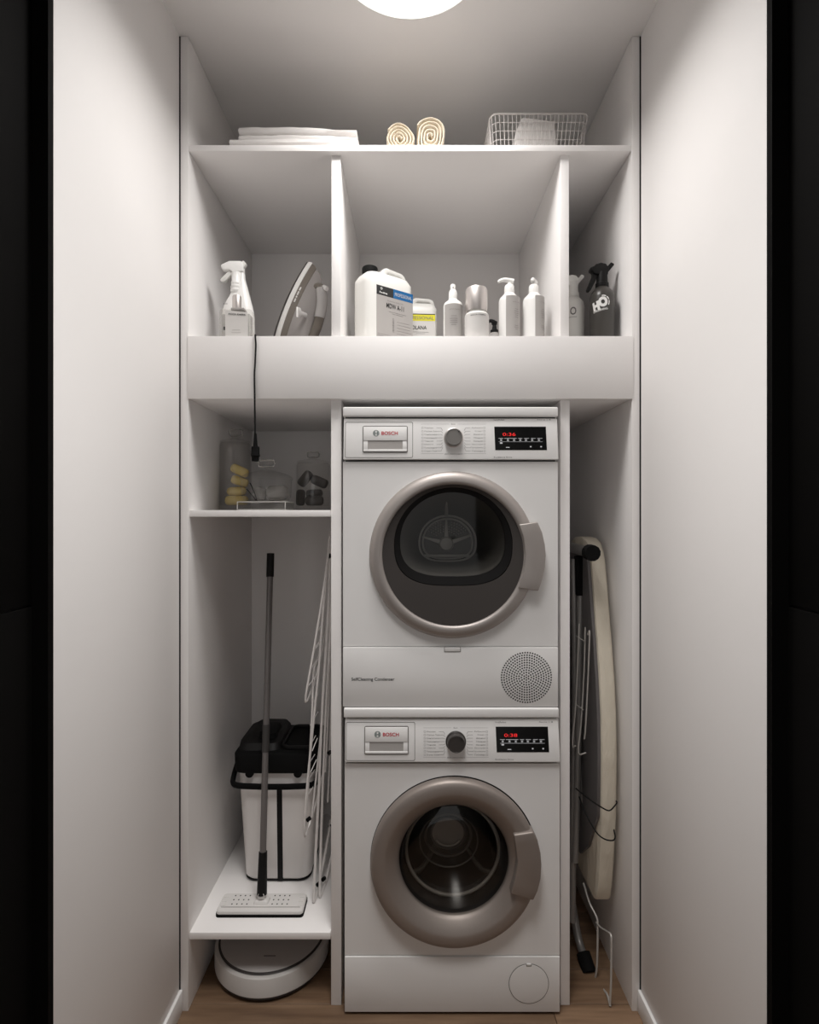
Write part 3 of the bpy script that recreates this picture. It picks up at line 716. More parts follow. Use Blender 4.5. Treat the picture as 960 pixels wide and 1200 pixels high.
bk = thing('wire_basket', 'pale grey rectangular wire basket on the right of the top shelf', 'basket', (X(632, 1.6), 1.70, TS1))
bx0, bx1, by0, by1 = X(575, 1.6), X(690, 1.6), 1.595, 1.80
bz0, bz1 = TS1+.0025, Z(135, 1.6)
def loop3(k, z, n=5):
    ins = .010*k
    return [(x, y, z) for x, y in rrect((bx0+bx1)/2, (by0+by1)/2, bx1-bx0-2*ins, by1-by0-2*ins, .022, n)]
tube('rim', loop3(0, bz1), .0026, WIRE, bk, n=8, closed=True)
bm = bmesh.new()
for k in range(1, 6):
    f = k/5; atube(bm, loop3(f, bz1+(bz0-bz1)*f), .0011, 5, True)
rimp = loop3(0, bz1, 3); botp = loop3(1, bz0, 3)
def along(L, m):
    L = [Vector(p) for p in L]; seg = [(L[(i+1) % len(L)]-L[i]).length for i in range(len(L))]; T = sum(seg); out = []
    for q in range(m):
        d = T*q/m; i = 0
        while d > seg[i]: d -= seg[i]; i += 1
        out.append(L[i].lerp(L[(i+1) % len(L)], d/seg[i]))
    return out
for a, b in zip(along(rimp, 76), along(botp, 76)): atube(bm, [a, b], .0011, 5)
for q in range(1, 22):
    x = bx0+.01+(bx1-bx0-.02)*q/22; atube(bm, [(x, by0+.01, bz0), (x, by1-.01, bz0)], .001, 5)
o = fin('wire_mesh', bm, WIRE, bk); o['kind'] = 'stuff'
cb = thing('folded_cloth', 'white folded cloth standing inside the wire basket', 'cloth', (X(626, 1.64), 1.66, bz0+.002))
Yc = 1.63
loft('cloth', [[(X(a, Yc)+dx, y_, (bz0+.002) if b > 175 else Z(b, Yc)+dz) for a, b in ((603, 180), (605, 160), (611, 144), (614, 141), (630, 143), (648, 145.5), (650, 160), (651.5, 180))]
     for y_, dx, dz in ((1.62, 0, 0), (1.624, -.004, .003), (1.66, -.003, .001), (1.70, 0, -.004))], LINEN, cb, smooth=40)

# ------------------------------------------------------------------ deep middle shelf
# clear bottle with silver cap
Yp = 1.592
pb = thing('clear_bottle', 'clear rectangular bottle with silver cap and white label before the white sprayer', 'bottle', (X(277, Yp), Yp+.02, SH))
x0, x1 = X(257.5, Yp), X(295.5, Yp); zt = Z(363, Yp)
box('glass_body', x0, x1, Yp-.008, Yp+.034, SH+.0005, zt, GLASSC, pb, bevel=.006, seg=4)
box('liquid', x0+.006, x1-.006, Yp-.003, Yp+.028, SH+.008, zt-.012, mat('clear_liquid', (.80, .79, .77), .2, trans=.5), pb, bevel=.003)
text('bottle_lettering', 'ACCA KAPPA', X(279, Yp), Z(369.8, Yp), Yp-.0096, BLKT, pb, width=X(289, Yp)-X(268.5, Yp), height=.0048, rot=-.06, bold=.03)
bm = bmesh.new(); aprism(bm, [(X(265, Yp), Z(365, Yp)), (X(291.5, Yp), Z(367.3, Yp)), (X(291.5, Yp), SH+.006), (X(265.5, Yp), SH+.008)], Yp-.0092, Yp-.0082); fin('label', bm, LABW, pb)
for q, (w_, py_) in enumerate(((9, 388), (11, 391))):
    box('label_line', X(278-w_/2, Yp), X(278+w_/2, Yp), Yp-.0096, Yp-.0092, Z(py_, Yp)-.0006, Z(py_, Yp)+.0006, LABG, pb, bevel=0)
box('label_mark', X(263.3, Yp), X(265, Yp), Yp-.0094, Yp-.0082, Z(388, Yp), Z(384, Yp), BLKT, pb, bevel=0)
box('collar', X(270.5, Yp), X(286, Yp), Yp+.000, Yp+.026, zt-.001, Z(360.5, Yp), LABG, pb, bevel=.001)
lathe('silver_cap', [(.0125, 0), (.0127, .002), (.0127, .037), (.0115, .0395), (.0001, .040)], (X(276, Yp), Yp+.013, Z(361, Yp)), CHROME, pb, n=40)

# white trigger sprayer
def body_slices(outline, y0, y1, r, m, name, parent):
    """outline (x,z) swelled over depth: rounded pillow cross-section"""
    ym = (y0+y1)/2; cx = sum(p[0] for p in outline)/len(outline); L = []
    zlo = min(p[1] for p in outline)
    for t in (-1, -.92, -.7, -.35, 0, .35, .7, .92, 1):
        k = (1-abs(t)**2.6*.42) if abs(t) < .99 else .50
        L.append([(cx+(x-cx)*k, ym+t*(y1-y0)/2, zlo+(z-zlo)*(.96+.04*k)) for x, z in outline])
    return loft(name, L, m, parent, smooth=50)
def trigger_head(t, px0, py0, Y, s, m, mt, pts_head, pts_trig, pts_tail, d=.011):
    """head, trigger and tail outlines given as pixels relative to a nozzle point of the photograph"""
    q = lambda L: [(X(px0+a*s, Y), Z(py0+b*s, Y)) for a, b in L]
    h = prism('sprayer_head', q(pts_head), Y-d, Y+d, m, t, bevel=.003, seg=3)
    prism('trigger', q(pts_trig), Y-d*.55, Y+d*.55, mt, t, bevel=.002, seg=2)
    if pts_tail: prism('nozzle_tail', q(pts_tail), Y-d*.7, Y+d*.7, mt, t, bevel=.0012)
    return h
Ys = 1.665
ws = thing('white_spray_bottle', 'white trigger spray bottle, leftmost on the deep shelf beside the wall', 'spray bottle', (X(277, Ys), Ys, SH))
trigger_head(ws, 260, 307, Ys, 1, WPLA, WPLA2, [(0, 5), (1, 10), (4.5, 11), (9, 10.5), (14, 13), (26, 13), (26.5, 4), (24, .3), (10, .3), (5, 2.5)],
             [(9, 11), (-1, 20.5), (-1, 23), (1.5, 24), (5, 23), (14, 14)], [(20, 3), (24.5, .8), (26, -.6), (29.5, 3), (25, 9.5), (21, 9)])
rowz = ((394+11, 261.5, 297, .029), (403, 260.3, 298, .031), (372, 260.5, 297.6, .031), (364, 261.3, 296.5, .030), (358.5, 263.2, 295.3, .028), (353, 266, 294, .026), (347, 269.5, 292.3, .023), (342, 272, 291, .021),
        (336, 275, 289.6, .018), (331, 277.5, 288, .0155), (326, 279, 286.8, .0135), (320, 279.5, 286.5, .012))
L = []
for py_, xl, xr, d_ in rowz:
    z_ = max(Z(py_, Ys), SH+.0005) if py_ < 400 else (SH+.0005 if py_ == 405 else SH+.004)
    L.append([(X((xl+xr)/2, Ys)+(X(xr, Ys)-X(xl, Ys))/2*math.copysign(abs(math.cos(a))**.75, math.cos(a)), Ys+.004+d_*math.copysign(abs(math.sin(a))**.75, math.sin(a)), z_) for a in [2*PI*i/32 for i in range(32)]])
loft('bottle_body', L, WPLA, ws, smooth=50)
zn_ = Z(345, Ys)
lathe('neck', [(.0135, 0), (.0150, .003), (.0165, .006), (.0165, .010), (.0140, .013), (.0158, .016), (.0158, .021), (.0135, .024), (.0150, .027), (.0150, .032), (.0130, .035), (.0135, .062)], (X(277.5, Ys), Ys-.006, zn_), WPLA, ws, n=28)
text('bottle_lettering', 'ACCA', X(267.5, Ys), Z(359.8, Ys), Ys-.0262, GREYT, ws, height=.0035, bold=True)

# iron, standing on its heel
th = math.radians(-36)
iz = SH+.0008
ir = thing('steam_iron', 'grey and white steam iron standing upright on its heel', 'iron', (X(346, 1.74), 1.74, iz), rot=(0, 0, th))
TL = math.radians(21)
def plan(k, v, top=.300, hw=.058, n=14, z0=0.0):
    """pointed sole outline at height v away from the sole, scaled by k; returned as local points (v -> +X, width -> Y, length -> Z), leaned back"""
    P_ = []
    for i in range(n+1):
        s = i/n; w_ = hw*k*(1-s**2.3)*(.90+.10*math.sin(min(1, s*3)*PI/2)) if i < n else 0
        P_.append((s, w_))
    L = [(s, -w_) for s, w_ in P_]+[(s, w_) for s, w_ in P_[-2::-1]]
    out = []
    for s, w_ in L:
        z = z0+s*(top-z0)*(.35+.65*k if k < 1 else 1)
        out.append((v*math.cos(TL)+z*math.sin(TL)-.055, w_, max(0.0, z*math.cos(TL)-v*math.sin(TL)*.45+.0)))
    return out
def lay(name, spec, m, par, sm=40): return loft(name, [plan(*a) for a in spec], m, par, smooth=sm)
lay('sole_plate', [(1.03, -.001), (1.05, .001), (1.045, .0045)], DKNOB, ir)
lay('white_band', [(.99, .0046), (1.0, .008), (.98, .027)], IRONW, ir)
lay('lower_body', [(.96, .0272), (.95, .034), (.91, .046), (.88, .052)], IRONB, ir)
lay('water_tank', [(.86, .0521), (.82, .070), (.70, .092), (.48, .108), (.2, .113)], IRONG, ir)
hd = []
for v, z in ((.085, .200), (.108, .190), (.128, .150), (.136, .10), (.130, .055), (.105, .035), (.08, .03)):
    hd.append((v*math.cos(TL)+z*math.sin(TL)-.055, 0, z*math.cos(TL)+.004))
tube('handle', hd, .0145, IRONB, ir, n=14, sm=5)
tube('handle_grip', [hd[1], hd[2], hd[3]], .0162, IRONL, ir, n=14, sm=5)
tube('steam_button', [(hd[1][0]+.010, 0, hd[1][2]+.004), (hd[1][0]+.024, 0, hd[1][2]-.004)], .007, IRONW, ir, n=12)
dlp = (.080*math.cos(TL)+.115*math.sin(TL)-.055+.022, -.0505, .100)
dl = lathe('steam_dial', [(.0001, -.016), (.012, -.0155), (.015, -.013), (.015, -.009), (.007, -.006), (.007, .02)], dlp, IRONL, ir, axis='y', n=28, sx=.62)
box('dial_grip', dlp[0]-.0022, dlp[0]+.0022, dlp[1]-.020, dlp[1]-.014, dlp[2]-.015, dlp[2]+.015, IRONW, dl, bevel=.0015)
for za, zb_ in ((.165, .176), (.179, .184), (.187, .199), (.202, .212)):
    tube('side_lettering', [(.038*math.cos(TL)+z*math.sin(TL)-.055, -(.058*.93*(1-(z/.288)**2.3)+.0005), z*math.cos(TL)-.038*math.sin(TL)*.45) for z in (za, (za+zb_)/2, zb_)], .0026, IRONW, ir, n=6)
# power cord over the shelf front, ending in a plug
wc = lambda p: p
Rz = Matrix.Rotation(-th, 3, 'Z')
def loc(p): return Rz @ (Vector(p)-Vector((X(346, 1.74), 1.74, iz)))
cpts = [(X(352, 1.74), 1.79, SH+.012), (X(335, 1.72), 1.77, SH+.004), (X(312, 1.66), 1.68, SH+.004), (X(299.5, 1.56), 1.58, SH+.0045), (X(298.8, 1.54), 1.545, SH+.0035), (X(299.3, 1.54), 1.5405, SH-.006),
        (X(299.8, 1.54), 1.5405, Z(405, 1.54)), (X(299, 1.54), 1.5405, Z(425, 1.54)), (X(298.2, 1.54), 1.5405, Z(440, 1.54)), (X(298.5, 1.54), 1.5405, Z(470, 1.54)), (X(299, 1.54), 1.5405, Z(512, 1.54))]
cdd = tube('power_cord', [loc(p) for p in cpts], .0024, CORD, ir, n=8, sm=5)
bm = bmesh.new(); pc = (X(299.3, 1.54), 1.5405, 0)
alathe(bm, [(.0035, Z(508, 1.54)), (.0042, Z(513, 1.54)), (.0060, Z(523, 1.54)), (.0105, Z(523.5, 1.54)), (.0112, Z(526, 1.54)), (.0112, Z(532, 1.54)), (.0125, Z(533, 1.54)), (.0125, Z(534.5, 1.54)), (.0100, Z(535.5, 1.54)), (.0098, Z(540.5, 1.54)), (.0001, Z(541, 1.54))], pc, 'z', 20)
for v in bm.verts: v.co = loc(v.co)
fin('plug', bm, BLKM, cdd, smooth=40)

# jerrycans
def canister(name, label, loc_, rot, lab_m, words, s=1.0):
    t = thing(name, label, 'canister', loc_, 'white cleaning canisters on the deep shelf', rot=(0, 0, rot))
    W, D, HB = .160*s, .095*s, .198*s
    L = []
    for z, k in ((0, .93), (.003, .97), (.010, 1), (.170*s, 1), (HB-.012, .985), (HB+.004, .93), (HB+.018*s, .80), (HB+.024*s, .60)):
        L.append([(W/2+a*1.0, D/2+b, z) for a, b in rrect(0, 0, W*(1 if k > .9 else k+.08), D*k, .026*s*k, 6)])
    # front stands on local y=0
    loft('can_body', L, WPLA2, t, smooth=50)
    out = [(.058, .20), (.064, .232), (.072, .244), (.082, .248), (.135, .244), (.147, .238), (.152, .225), (.1565, .195), (.152, .175), (.120, .175), (.085, .18), (.065, .185)]
    inn = [(.080, .206), (.080, .222), (.083, .230), (.090, .233), (.130, .230), (.136, .226), (.138, .220), (.140, .206), (.136, .203), (.120, .202), (.095, .202), (.084, .203)]
    bm = bmesh.new(); aringprism(bm, [(a*s, b*s) for a, b in out], [(a*s, b*s) for a, b in inn], D/2-.017*s, D/2+.017*s)
    fin('grab_handle', bm, WPLA2, t, bevel=.005*s, seg=3)
    cp_ = [(.0165*s, .0), (.0165*s, .006*s), (.0225*s, .0065*s), (.0228*s, .028*s), (.0205*s, .0315*s), (.0001, .0325*s)]
    lathe('screw_cap', cp_, (.034*s, D/2, .210*s), BLKM, t, n=28)
    lx0, lx1, lz0, lz1 = .026*s, .152*s, .012*s, .176*s
    bm = bmesh.new(); abox(bm, lx0, lx1, -.0006, .0004, lz0, lz1); lb = fin('label', bm, LABG if lab_m is BLUE else LABW, t)
    hx = lx0+(lx1-lx0)*.45; hz = lz1-.026*s
    if lab_m is BLUE:
        box('label_header', lx0, hx, -.0010, -.0005, hz, lz1, BLKT, lb, bevel=0)
        box('label_band', hx, lx1, -.0010, -.0005, hz, lz1, BLUE, lb, bevel=0)
        text('label_lettering', 'Pro-Brite', (lx0+hx)/2-.006, hz+.007*s, -.0010, WPLA, lb, width=.026*s, height=.005*s, bold=True)
        text('label_lettering', 'PROFESSIONAL', (hx+lx1)/2, (hz+lz1)/2-.001, -.0012, LABW, lb, width=.060*s, height=.010*s)
        bm = bmesh.new()
        for rr_, a0 in ((.0035, 0), ):
            aringprism(bm, [(lx0+.017+.0036*math.cos(a*PI/8), hz+.0185*s+.0036*math.sin(a*PI/8)) for a in range(16)], [(lx0+.017+.0022*math.cos(a*PI/8), hz+.0185*s+.0022*math.sin(a*PI/8)) for a in range(16)], -.0014, -.0010)
        fin('label_emblem', bm, WPLA, lb)
    else:
        box('label_header', lx0, lx1, -.0010, -.0005, lz1-.003, lz1, BLKT, lb, bevel=0)
        box('label_band', lx0, lx1, -.0010, -.0005, hz, lz1-.003, YELL, lb, bevel=0)
        text('label_lettering', 'PROFESSIONAL', (lx0+lx1)/2+.002, (hz+lz1)/2-.002, -.0010, GREYT, lb, width=.110*s, height=.012*s)
    text('label_lettering', words[0], (lx0+lx1)/2+words[2], hz-.025*s, -.0008, BLKT, lb, height=.0140*s, width=words[1], bold=.012)
    text('label_lettering', 'Моющее средство', (lx0+lx1)/2, hz-.0115*s, -.0008, GREYT, lb, height=.0045*s, width=.055*s) if lab_m is BLUE else None
    bm = bmesh.new(); rnd = random.Random(5)
    def ln(x, z, w_, h_=.0008): abox(bm, x, x+w_, -.0010, -.0006, z, z+h_)
    for k in range(2): ln(lx0+.042*s+k*.012, hz-.042*s-k*.005, .060*s-k*.024)
    for k in range(9): ln(lx0+.070*s, hz-.066*s-k*.0085*s, rnd.uniform(.035, .05)*s, .0006)
    for k in range(7): ln(lx0+.004*s, hz-.110*s-k*.005*s, rnd.uniform(.03, .05)*s, .0005)
    for k in range(12): abox(bm, lx0+.054*s, lx0+.060*s, -.0010, -.0006, hz-.060*s-k*.0034*s, hz-.060*s-k*.0034*s+rnd.choice((.001, .002, .0013)))
    fin('label_print', bm, mat('label_print_grey', (.20, .19, .185), .6) if 'label_print_grey' not in MATS else MATS['label_print_grey'], lb, smooth=0)
    return t
c0 = Vector((X(430, 1.632), 1.632))
canister('canister', 'white canister with black cap and blue and grey label beside the left partition', (X(432, 1.632), 1.632, SH+.0005), math.radians(36), BLUE, ('MDW A-11', .064, 0), 1.06)
canister('canister', 'white canister with yellow label partly hidden behind the blue-labelled one', (X(462, 1.80), 1.800, SH+.0005), math.radians(3), YELL, ('SOLANA', .055, 0), .88)

def bottle(name, label, cx_px, Y, r_px, sh_py, neck_py, neck_r_px, m, cat='bottle', group=None):
    cx, r, nr = X(cx_px, Y), r_px*Y/FPX, neck_r_px*Y/FPX
    t = thing(name, label, cat, (cx, Y, SH), group)
    zs = Z(sh_py, Y)-SH; zn = Z(neck_py, Y)-SH; d = zn-zs
    lathe('bottle_body', [(r*.90, .0003), (r*.97, .002), (r, .006), (r, zs-.003), (r*.985, zs+.1*d), (r*.9, zs+.38*d), (r*.72, zs+.62*d), (nr+(r*.72-nr)*.35, zs+.85*d), (nr, zn), (.0001, zn)], (cx, Y, SH), m, t, n=48, smooth=50)
    return t, cx, r
def print_lines(t, cx, Y, R, zs_list, ang=0, m=None):
    for z, w_ in zs_list:
        a = w_/R/2; arc_label('label_line', (cx, Y), R, math.degrees(ang-a), math.degrees(ang+a), z-.0005, z+.0005, m or MATS['grey_print'], t, n=4, off=.0009)
# mist spray bottle
Y1 = 1.62
t, cx, r = bottle('mist_bottle', 'slim white mist spray bottle with silver-grey label and short white nozzle', 531, Y1, 11.2, 359, 351.5, 5, WPLA, group='toiletry bottles on the deep shelf')
lathe('nozzle', [(.0125, 0), (.0128, .010), (.0125, .020), (.0105, .027), (.0080, .029), (.0080, .043), (.0070, .045), (.0001, .045)], (cx, Y1, Z(352, Y1)), WPLA, t, n=32)
lathe('clear_cap', [(.0092, 0), (.0097, .025), (.0085, .028), (.0001, .0285)], (cx, Y1, Z(343.5, Y1)), GLASST, t, n=32)
lathe('nozzle_hole', [(.0001, -.0005), (.0012, -.0004), (.0012, .001)], (cx-.0005, Y1-.0090, Z(338.3, Y1)), BLKT, t, axis='y', n=12)
arc_label('label', (cx, Y1), r, -62, 72, SH+.004, Z(359.5, Y1), LABG, t)
text('label_lettering', 'ACCA KAPPA', cx+.002, Z(366.2, Y1), Y1, GREYT, t, height=.0026, width=.030, bend=(cx, Y1, r+.0004))
print_lines(t, cx, Y1, r, [(Z(p, Y1), w_) for p, w_ in ((374, .016), (377, .022), (379.2, .020), (381.5, .022), (384, .014))])
# silver capped bottle
Y1 = 1.60
t, cx, r = bottle('silver_cap_bottle', 'short white bottle with wide silver cap between mist bottle and pump bottles', 558.8, Y1, 14.2, 371.5, 364.5, 12, WPLA2, group='toiletry bottles on the deep shelf')
lathe('silver_cap', [(.0300, .0), (.0320, .010), (.0318, .060), (.0290, .067), (.0001, .069)], (cx-.001, Y1, Z(366, Y1)), CHROME, t, n=48)
arc_label('label', (cx, Y1), r, -70, 70, SH+.004, Z(371, Y1), LABW, t)
text('label_lettering', 'ACCA KAPPA', cx, Z(373.6, Y1), Y1, BLKT, t, height=.0036, width=.046, bend=(cx, Y1, r+.0004), bold=.01)
# small black pump behind
Y1 = 1.84
t, cx, r = bottle('small_pump_bottle', 'small grey bottle with black pump, half hidden behind the white bottles', 579.5, Y1, 10, 397, 391, 6, LABG, cat='bottle', group='toiletry bottles on the deep shelf')
lathe('pump_collar', [(.013, 0), (.013, .012), (.008, .015), (.006, .030), (.009, .032), (.010, .040), (.006, .043), (.0001, .043)], (cx, Y1, Z(391.5, Y1)), BLKP, t, n=24)
tube('pump_spout', [(cx, Y1, Z(377.5, Y1)), (cx-.014, Y1, Z(376, Y1)), (cx-.022, Y1-.002, Z(378.5, Y1))], [.007, .004], BLKP, t, n=12, sm=4)
# pump bottles
def pump(label, cx_px, Y, r_px, spout_len, spout_ang, a0, a1):
    t, cx, r = bottle('pump_bottle', label, cx_px, Y, r_px, 353.5, 344.5, 6, WPLA, group='toiletry bottles on the deep shelf')
    zt = Z(345.5, Y); k = 1
    lathe('pump_collar', [(.0150, 0), (.0150, .013), (.0142, .024), (.012, .028), (.0062, .030), (.0058, .036), (.0001, .036)], (cx, Y, zt), WPLA, t, n=32)
    d = Vector((math.cos(spout_ang), math.sin(spout_ang), 0)); c = Vector((cx, Y, zt+.038))
    tube('pump_head', [c-d*.012+Vector((0, 0, .0015)), c+Vector((0, 0, .004)), c+d*spout_len*.55+Vector((0, 0, .0055)), c+d*spout_len+Vector((0, 0, .001)), c+d*(spout_len+.004)-Vector((0, 0, .003))], [.0088, .0036], WPLA, t, n=14, sm=4)
    arc_label('label', (cx, Y), r, a0, a1, SH+.004, Z(350.5, Y), LABG, t)
    am = math.radians((a0+a1)/2+5)
    text('label_lettering', 'ACCA KAPPA', cx+am*r, Z(358, Y), Y, GREYT, t, height=.0024, width=.026, bend=(cx, Y, r+.0004))
    print_lines(t, cx, Y, r, [(Z(p, Y), w_) for p, w_ in ((366, .012), (368.5, .017), (371, .017), (373, .012), (375.5, .012), (385, .014), (387, .017), (389, .010))], am)
pump('white pump bottle with grey label, standing left of its twin', 597, 1.655, 12.2, .030, PI+.15, -28, 82)
pump('white pump bottle with grey label, standing nearest the right partition', 625.5, 1.665, 12.5, .012, PI+1.0, -4, 84)

# two tall trigger sprayers on the right
def tall_sprayer(name, label, cx_px, Y, r, body_m, head_m, z_sh, z_top, dx):
    cx = X(cx_px, Y)
    t = thing(name, label, 'spray bottle', (cx, Y, SH), 'tall trigger sprayers right of the partition')
    zs = z_sh-SH
    lathe('bottle_body', [(r*.90, .0003), (r*.97, .002), (r, .008), (r, zs-.014), (r*.97, zs-.007), (r*.86, zs+.004), (r*.64, zs+.013), (.0185, zs+.017), (.017, zs+.020), (.0001, zs+.020)], (cx, Y, SH), body_m, t, n=48, smooth=50)
    zn = z_sh+.019
    lathe('collar', [(.0185, 0), (.0190, .002), (.0190, .012), (.0165, .014), (.0150, .045), (.0001, .045)], (cx, Y, zn), head_m, t, n=32)
    q = lambda L: [(cx+a*.001, z_top-b*.001) for a, b in L]
    prism('sprayer_head', q([(-37, 14), (-37, 22), (-30, 25), (-27, 32), (-17, 34), (14, 36), (17, 14), (8, 3), (-6, 0), (-20, 4), (-27, 10)]), Y-.012, Y+.012, head_m, t, bevel=.003, seg=3)
    prism('trigger', q([(-30, 26), (-31, 40), (-46, 76), (-46, 82), (-40, 84), (-34, 78), (-20, 50), (-14, 34)]), Y-.006, Y+.006, head_m, t, bevel=.002)
    prism('lever_tail', q([(4, 20), (25, -3), (33, 1), (34, 5), (16, 26), (10, 28)]), Y-.007, Y+.007, head_m, t, bevel=.0015)
    return t, cx, zn
t, cx, zn = tall_sprayer('black_spray_bottle', 'charcoal trigger spray bottle with white H2O emblem against the right wall', 705.6, 1.64, .0352, DKB, BLKP, Z(345, 1.64), Z(309.5, 1.64), 0)
Yk = 1.64; cc = X(701, Yk)
text('emblem_lettering', 'H', X(694.2, Yk), Z(362.5, Yk), Yk, WPLA, t, height=.027, width=.020, bend=(cx, Yk, .0354), rot=.22, bold=.08)
text('emblem_lettering', 'O', X(702, Yk), Z(358.5, Yk), Yk, WPLA, t, height=.030, width=.026, bend=(cx, Yk, .0356), rot=.2, bold=.08)
text('emblem_lettering', '2', X(697.9, Yk), Z(366, Yk), Yk, WPLA, t, height=.009, width=.007, bend=(cx, Yk, .0358), rot=.2, bold=True)
text('emblem_lettering', 'GARDENING', X(699, Yk), Z(367.8, Yk), Yk, WPLA, t, height=.006, width=.042, bend=(cx, Yk, .0356), rot=.17, bold=True)
bm = bmesh.new()
for a0, a1 in ((100, 62), (54, 22), (14, -30)):
    pr = None
    for i in range(7):
        a = math.radians(a0+(a1-a0)*i/6); v = []
        for R_ in (.0165, .0195):
            u = X(702, Yk)-cx+R_*math.cos(a); zz = Z(358.5, Yk)+R_*math.sin(a); an = u/.0354
            v.append(bm.verts.new((cx+.0357*math.sin(an), Yk-.0357*math.cos(an), zz)))
        if pr: bm.faces.new((pr[0], pr[1], v[1], v[0]))
        pr = v
fin('emblem_arc', bm, WPLA, t, smooth=0)
t, cx, zn = tall_sprayer('pale_spray_bottle', 'pale grey trigger spray bottle half hidden behind the right partition', 671.4, 1.70, .0352, WPLA2, WPLA2, Z(356, 1.70), Z(323.5, 1.70), 0)
text('emblem_lettering', 'O', X(668, 1.70), Z(369, 1.70), 1.70, GREYT, t, height=.024, width=.018, bend=(cx, 1.70, .0354), bold=True)
text('emblem_lettering', 'GARDENING', X(667, 1.70), Z(376, 1.70), 1.70, GREYT, t, height=.004, width=.026, bend=(cx, 1.70, .0354))

# ------------------------------------------------------------------ jars on the small shelf
def knobloop(cx, Y, z, w, h, r, m, parent):
    tube('jar_knob', [(x, Y, z_) for x, z_ in rrect(cx, z, w, h, h*.35, 4)], r, m, parent, n=8, closed=True)
def jar(name, label, cx_px, Y, r, h, m=None):
    cx = X(cx_px, Y); t = thing(name, label, 'jar', (cx, Y, JS1), 'clear jars on the small shelf')
    lathe('jar_body', [(.0001, .0006), (r*.96, .0006), (r, .003), (r, h-.006), (r*.90, h), (r*.86, h), (r*.95, h-.008), (r*.95, .0165), (.0001, .0160)], (cx, Y, JS1), GLASST, t, n=56, cap=False, smooth=50)
    lathe('jar_lid', [(.0001, .001), (r*.93, .001), (r*.95, .006), (r*.5, .012), (.012, .016), (.010, .021), (.0001, .021)], (cx, Y, JS1+h), GLASST, t, n=48, cap=False, smooth=50)
    return t, cx
def capsule(name, label, c, d, L, r, m, group, cat='capsule', flat=1):
    c = Vector(c); d = Vector(d).normalized(); n = 14
    t = d.orthogonal().normalized(); b = d.cross(t)
    bm = bmesh.new(); rings = []
    prof = [(.02, -1), (.55, -.96), (.85, -.85), (.97, -.68), (1, -.4), (1, 0), (1, .4), (.97, .68), (.85, .85), (.55, .96), (.02, 1)]
    for k, s in prof:
        rings.append([bm.verts.new(c+d*(s*L/2)+(t*math.cos(2*PI*i/n)+b*math.sin(2*PI*i/n))*r*k) for i in range(n)])
    for p, q in zip(rings, rings[1:]):
        for i in range(n): bm.faces.new((p[i], p[(i+1) % n], q[(i+1) % n], q[i]))
    bm.faces.new(rings[0][::-1]); bm.faces.new(rings[-1])
    o = fin(name, bm, m, None, smooth=60, origin=c)
    tag(o, label, cat, group)
    return o
JT = .0165+JS1
Yj = 1.80
t, cx = jar('tall_jar', 'tall clear jar holding yellow capsules on the left of the small shelf', 275.6, Yj, .0495, .218)
knobloop(cx+.003, Yj, JS1+.218+.034, .042, .022, .0022, GLASSE, t)
G = 'pale yellow capsules in the tall jar'
y_ = Yj-.012
r1 = .0155
capsule('detergent_capsule', 'pale yellow capsule lying flat at the bottom of the tall jar', (X(277.5, y_)+.0, y_, JT+r1+.0005), (1, .15, 0), .074, r1, YCAP, G)
capsule('detergent_capsule', 'pale yellow capsule lying second from the bottom in the tall jar', (X(277, y_), y_+.003, JT+r1*2+.0150), (1, -.2, .03), .064, .0140, YCAP, G)
capsule('detergent_capsule', 'pale yellow capsule second from the top in the tall jar', (X(281, y_), y_, JT+r1*2+.0150+.0290+.003), (.9, .2, -.30), .056, .0142, YCAP, G)
capsule('detergent_capsule', 'pale yellow capsule lying tilted on top of the others in the tall jar', (X(281, y_), y_, Z(551.5, y_)), (.92, 0, -.42), .060, .0150, YCAP, G)
Yj = 1.90
t, cx = jar('short_jar', 'short clear jar holding dark grey capsules beside the partition', 367, Yj, .0575, .162)
knobloop(cx+.001, Yj, JS1+.162+.030, .040, .018, .0022, GLASSE, t)
G = 'dark grey capsules in the short jar'
capsule('detergent_capsule', 'dark grey capsule lying flat at the front of the short jar', (X(369, 1.88), 1.872, JT+.0175), (1, .05, 0), .062, .0170, GCAP, G)
capsule('detergent_capsule', 'dark grey capsule standing upright at the left of the short jar', (X(352.5, 1.90), 1.898, JT+.0285), (.05, 0, 1), .056, .0155, GCAP, G)
capsule('detergent_capsule', 'dark grey capsule lying behind the flat front one in the short jar', (X(368, 1.90), 1.908, JT+.043), (1, -.05, .05), .058, .0135, GCAP, G)
capsule('detergent_capsule', 'dark grey capsule leaning up to the right on the left of the short jar top', (X(358, 1.89), 1.887, Z(561, 1.89)), (.6, 0, .75), .060, .0165, GCAP, G)
capsule('detergent_capsule', 'dark grey capsule sloping down to the right on top in the short jar', (X(374.5, 1.89), 1.890, Z(564.5, 1.89)), (.9, .05, -.4), .060, .0165, GCAP, G)
Yj = 1.71
cx = X(312.3, Yj); t = thing('low_glass_dish', 'low wide clear glass dish with domed lid in front of the jars', 'jar', (cx, Yj, JS1), 'clear jars on the small shelf')
hw = X(341.5, Yj-.06)-X(312.3, Yj-.06); hb = .0265
L = lambda z, k: [(cx+a, Yj+b, JS1+z) for a, b in rrect(0, 0, 2*hw*k, .12*k, .012, 4)]
loft('dish_base', [L(.0006, .98), L(.003, 1), L(hb-.002, 1), L(hb, .985)], GLASSC, t, smooth=40)
tube('base_edge', [(x, y, z) for x, y, z in L(hb-.001, .99)], .0012, WPLA2, t, n=6, closed=True)  # white tubes added as painted highlights along the glass edges
tube('base_edge', [(x, y, z) for x, y, z in L(.0022, .985)], .0011, WPLA2, t, n=6, closed=True)
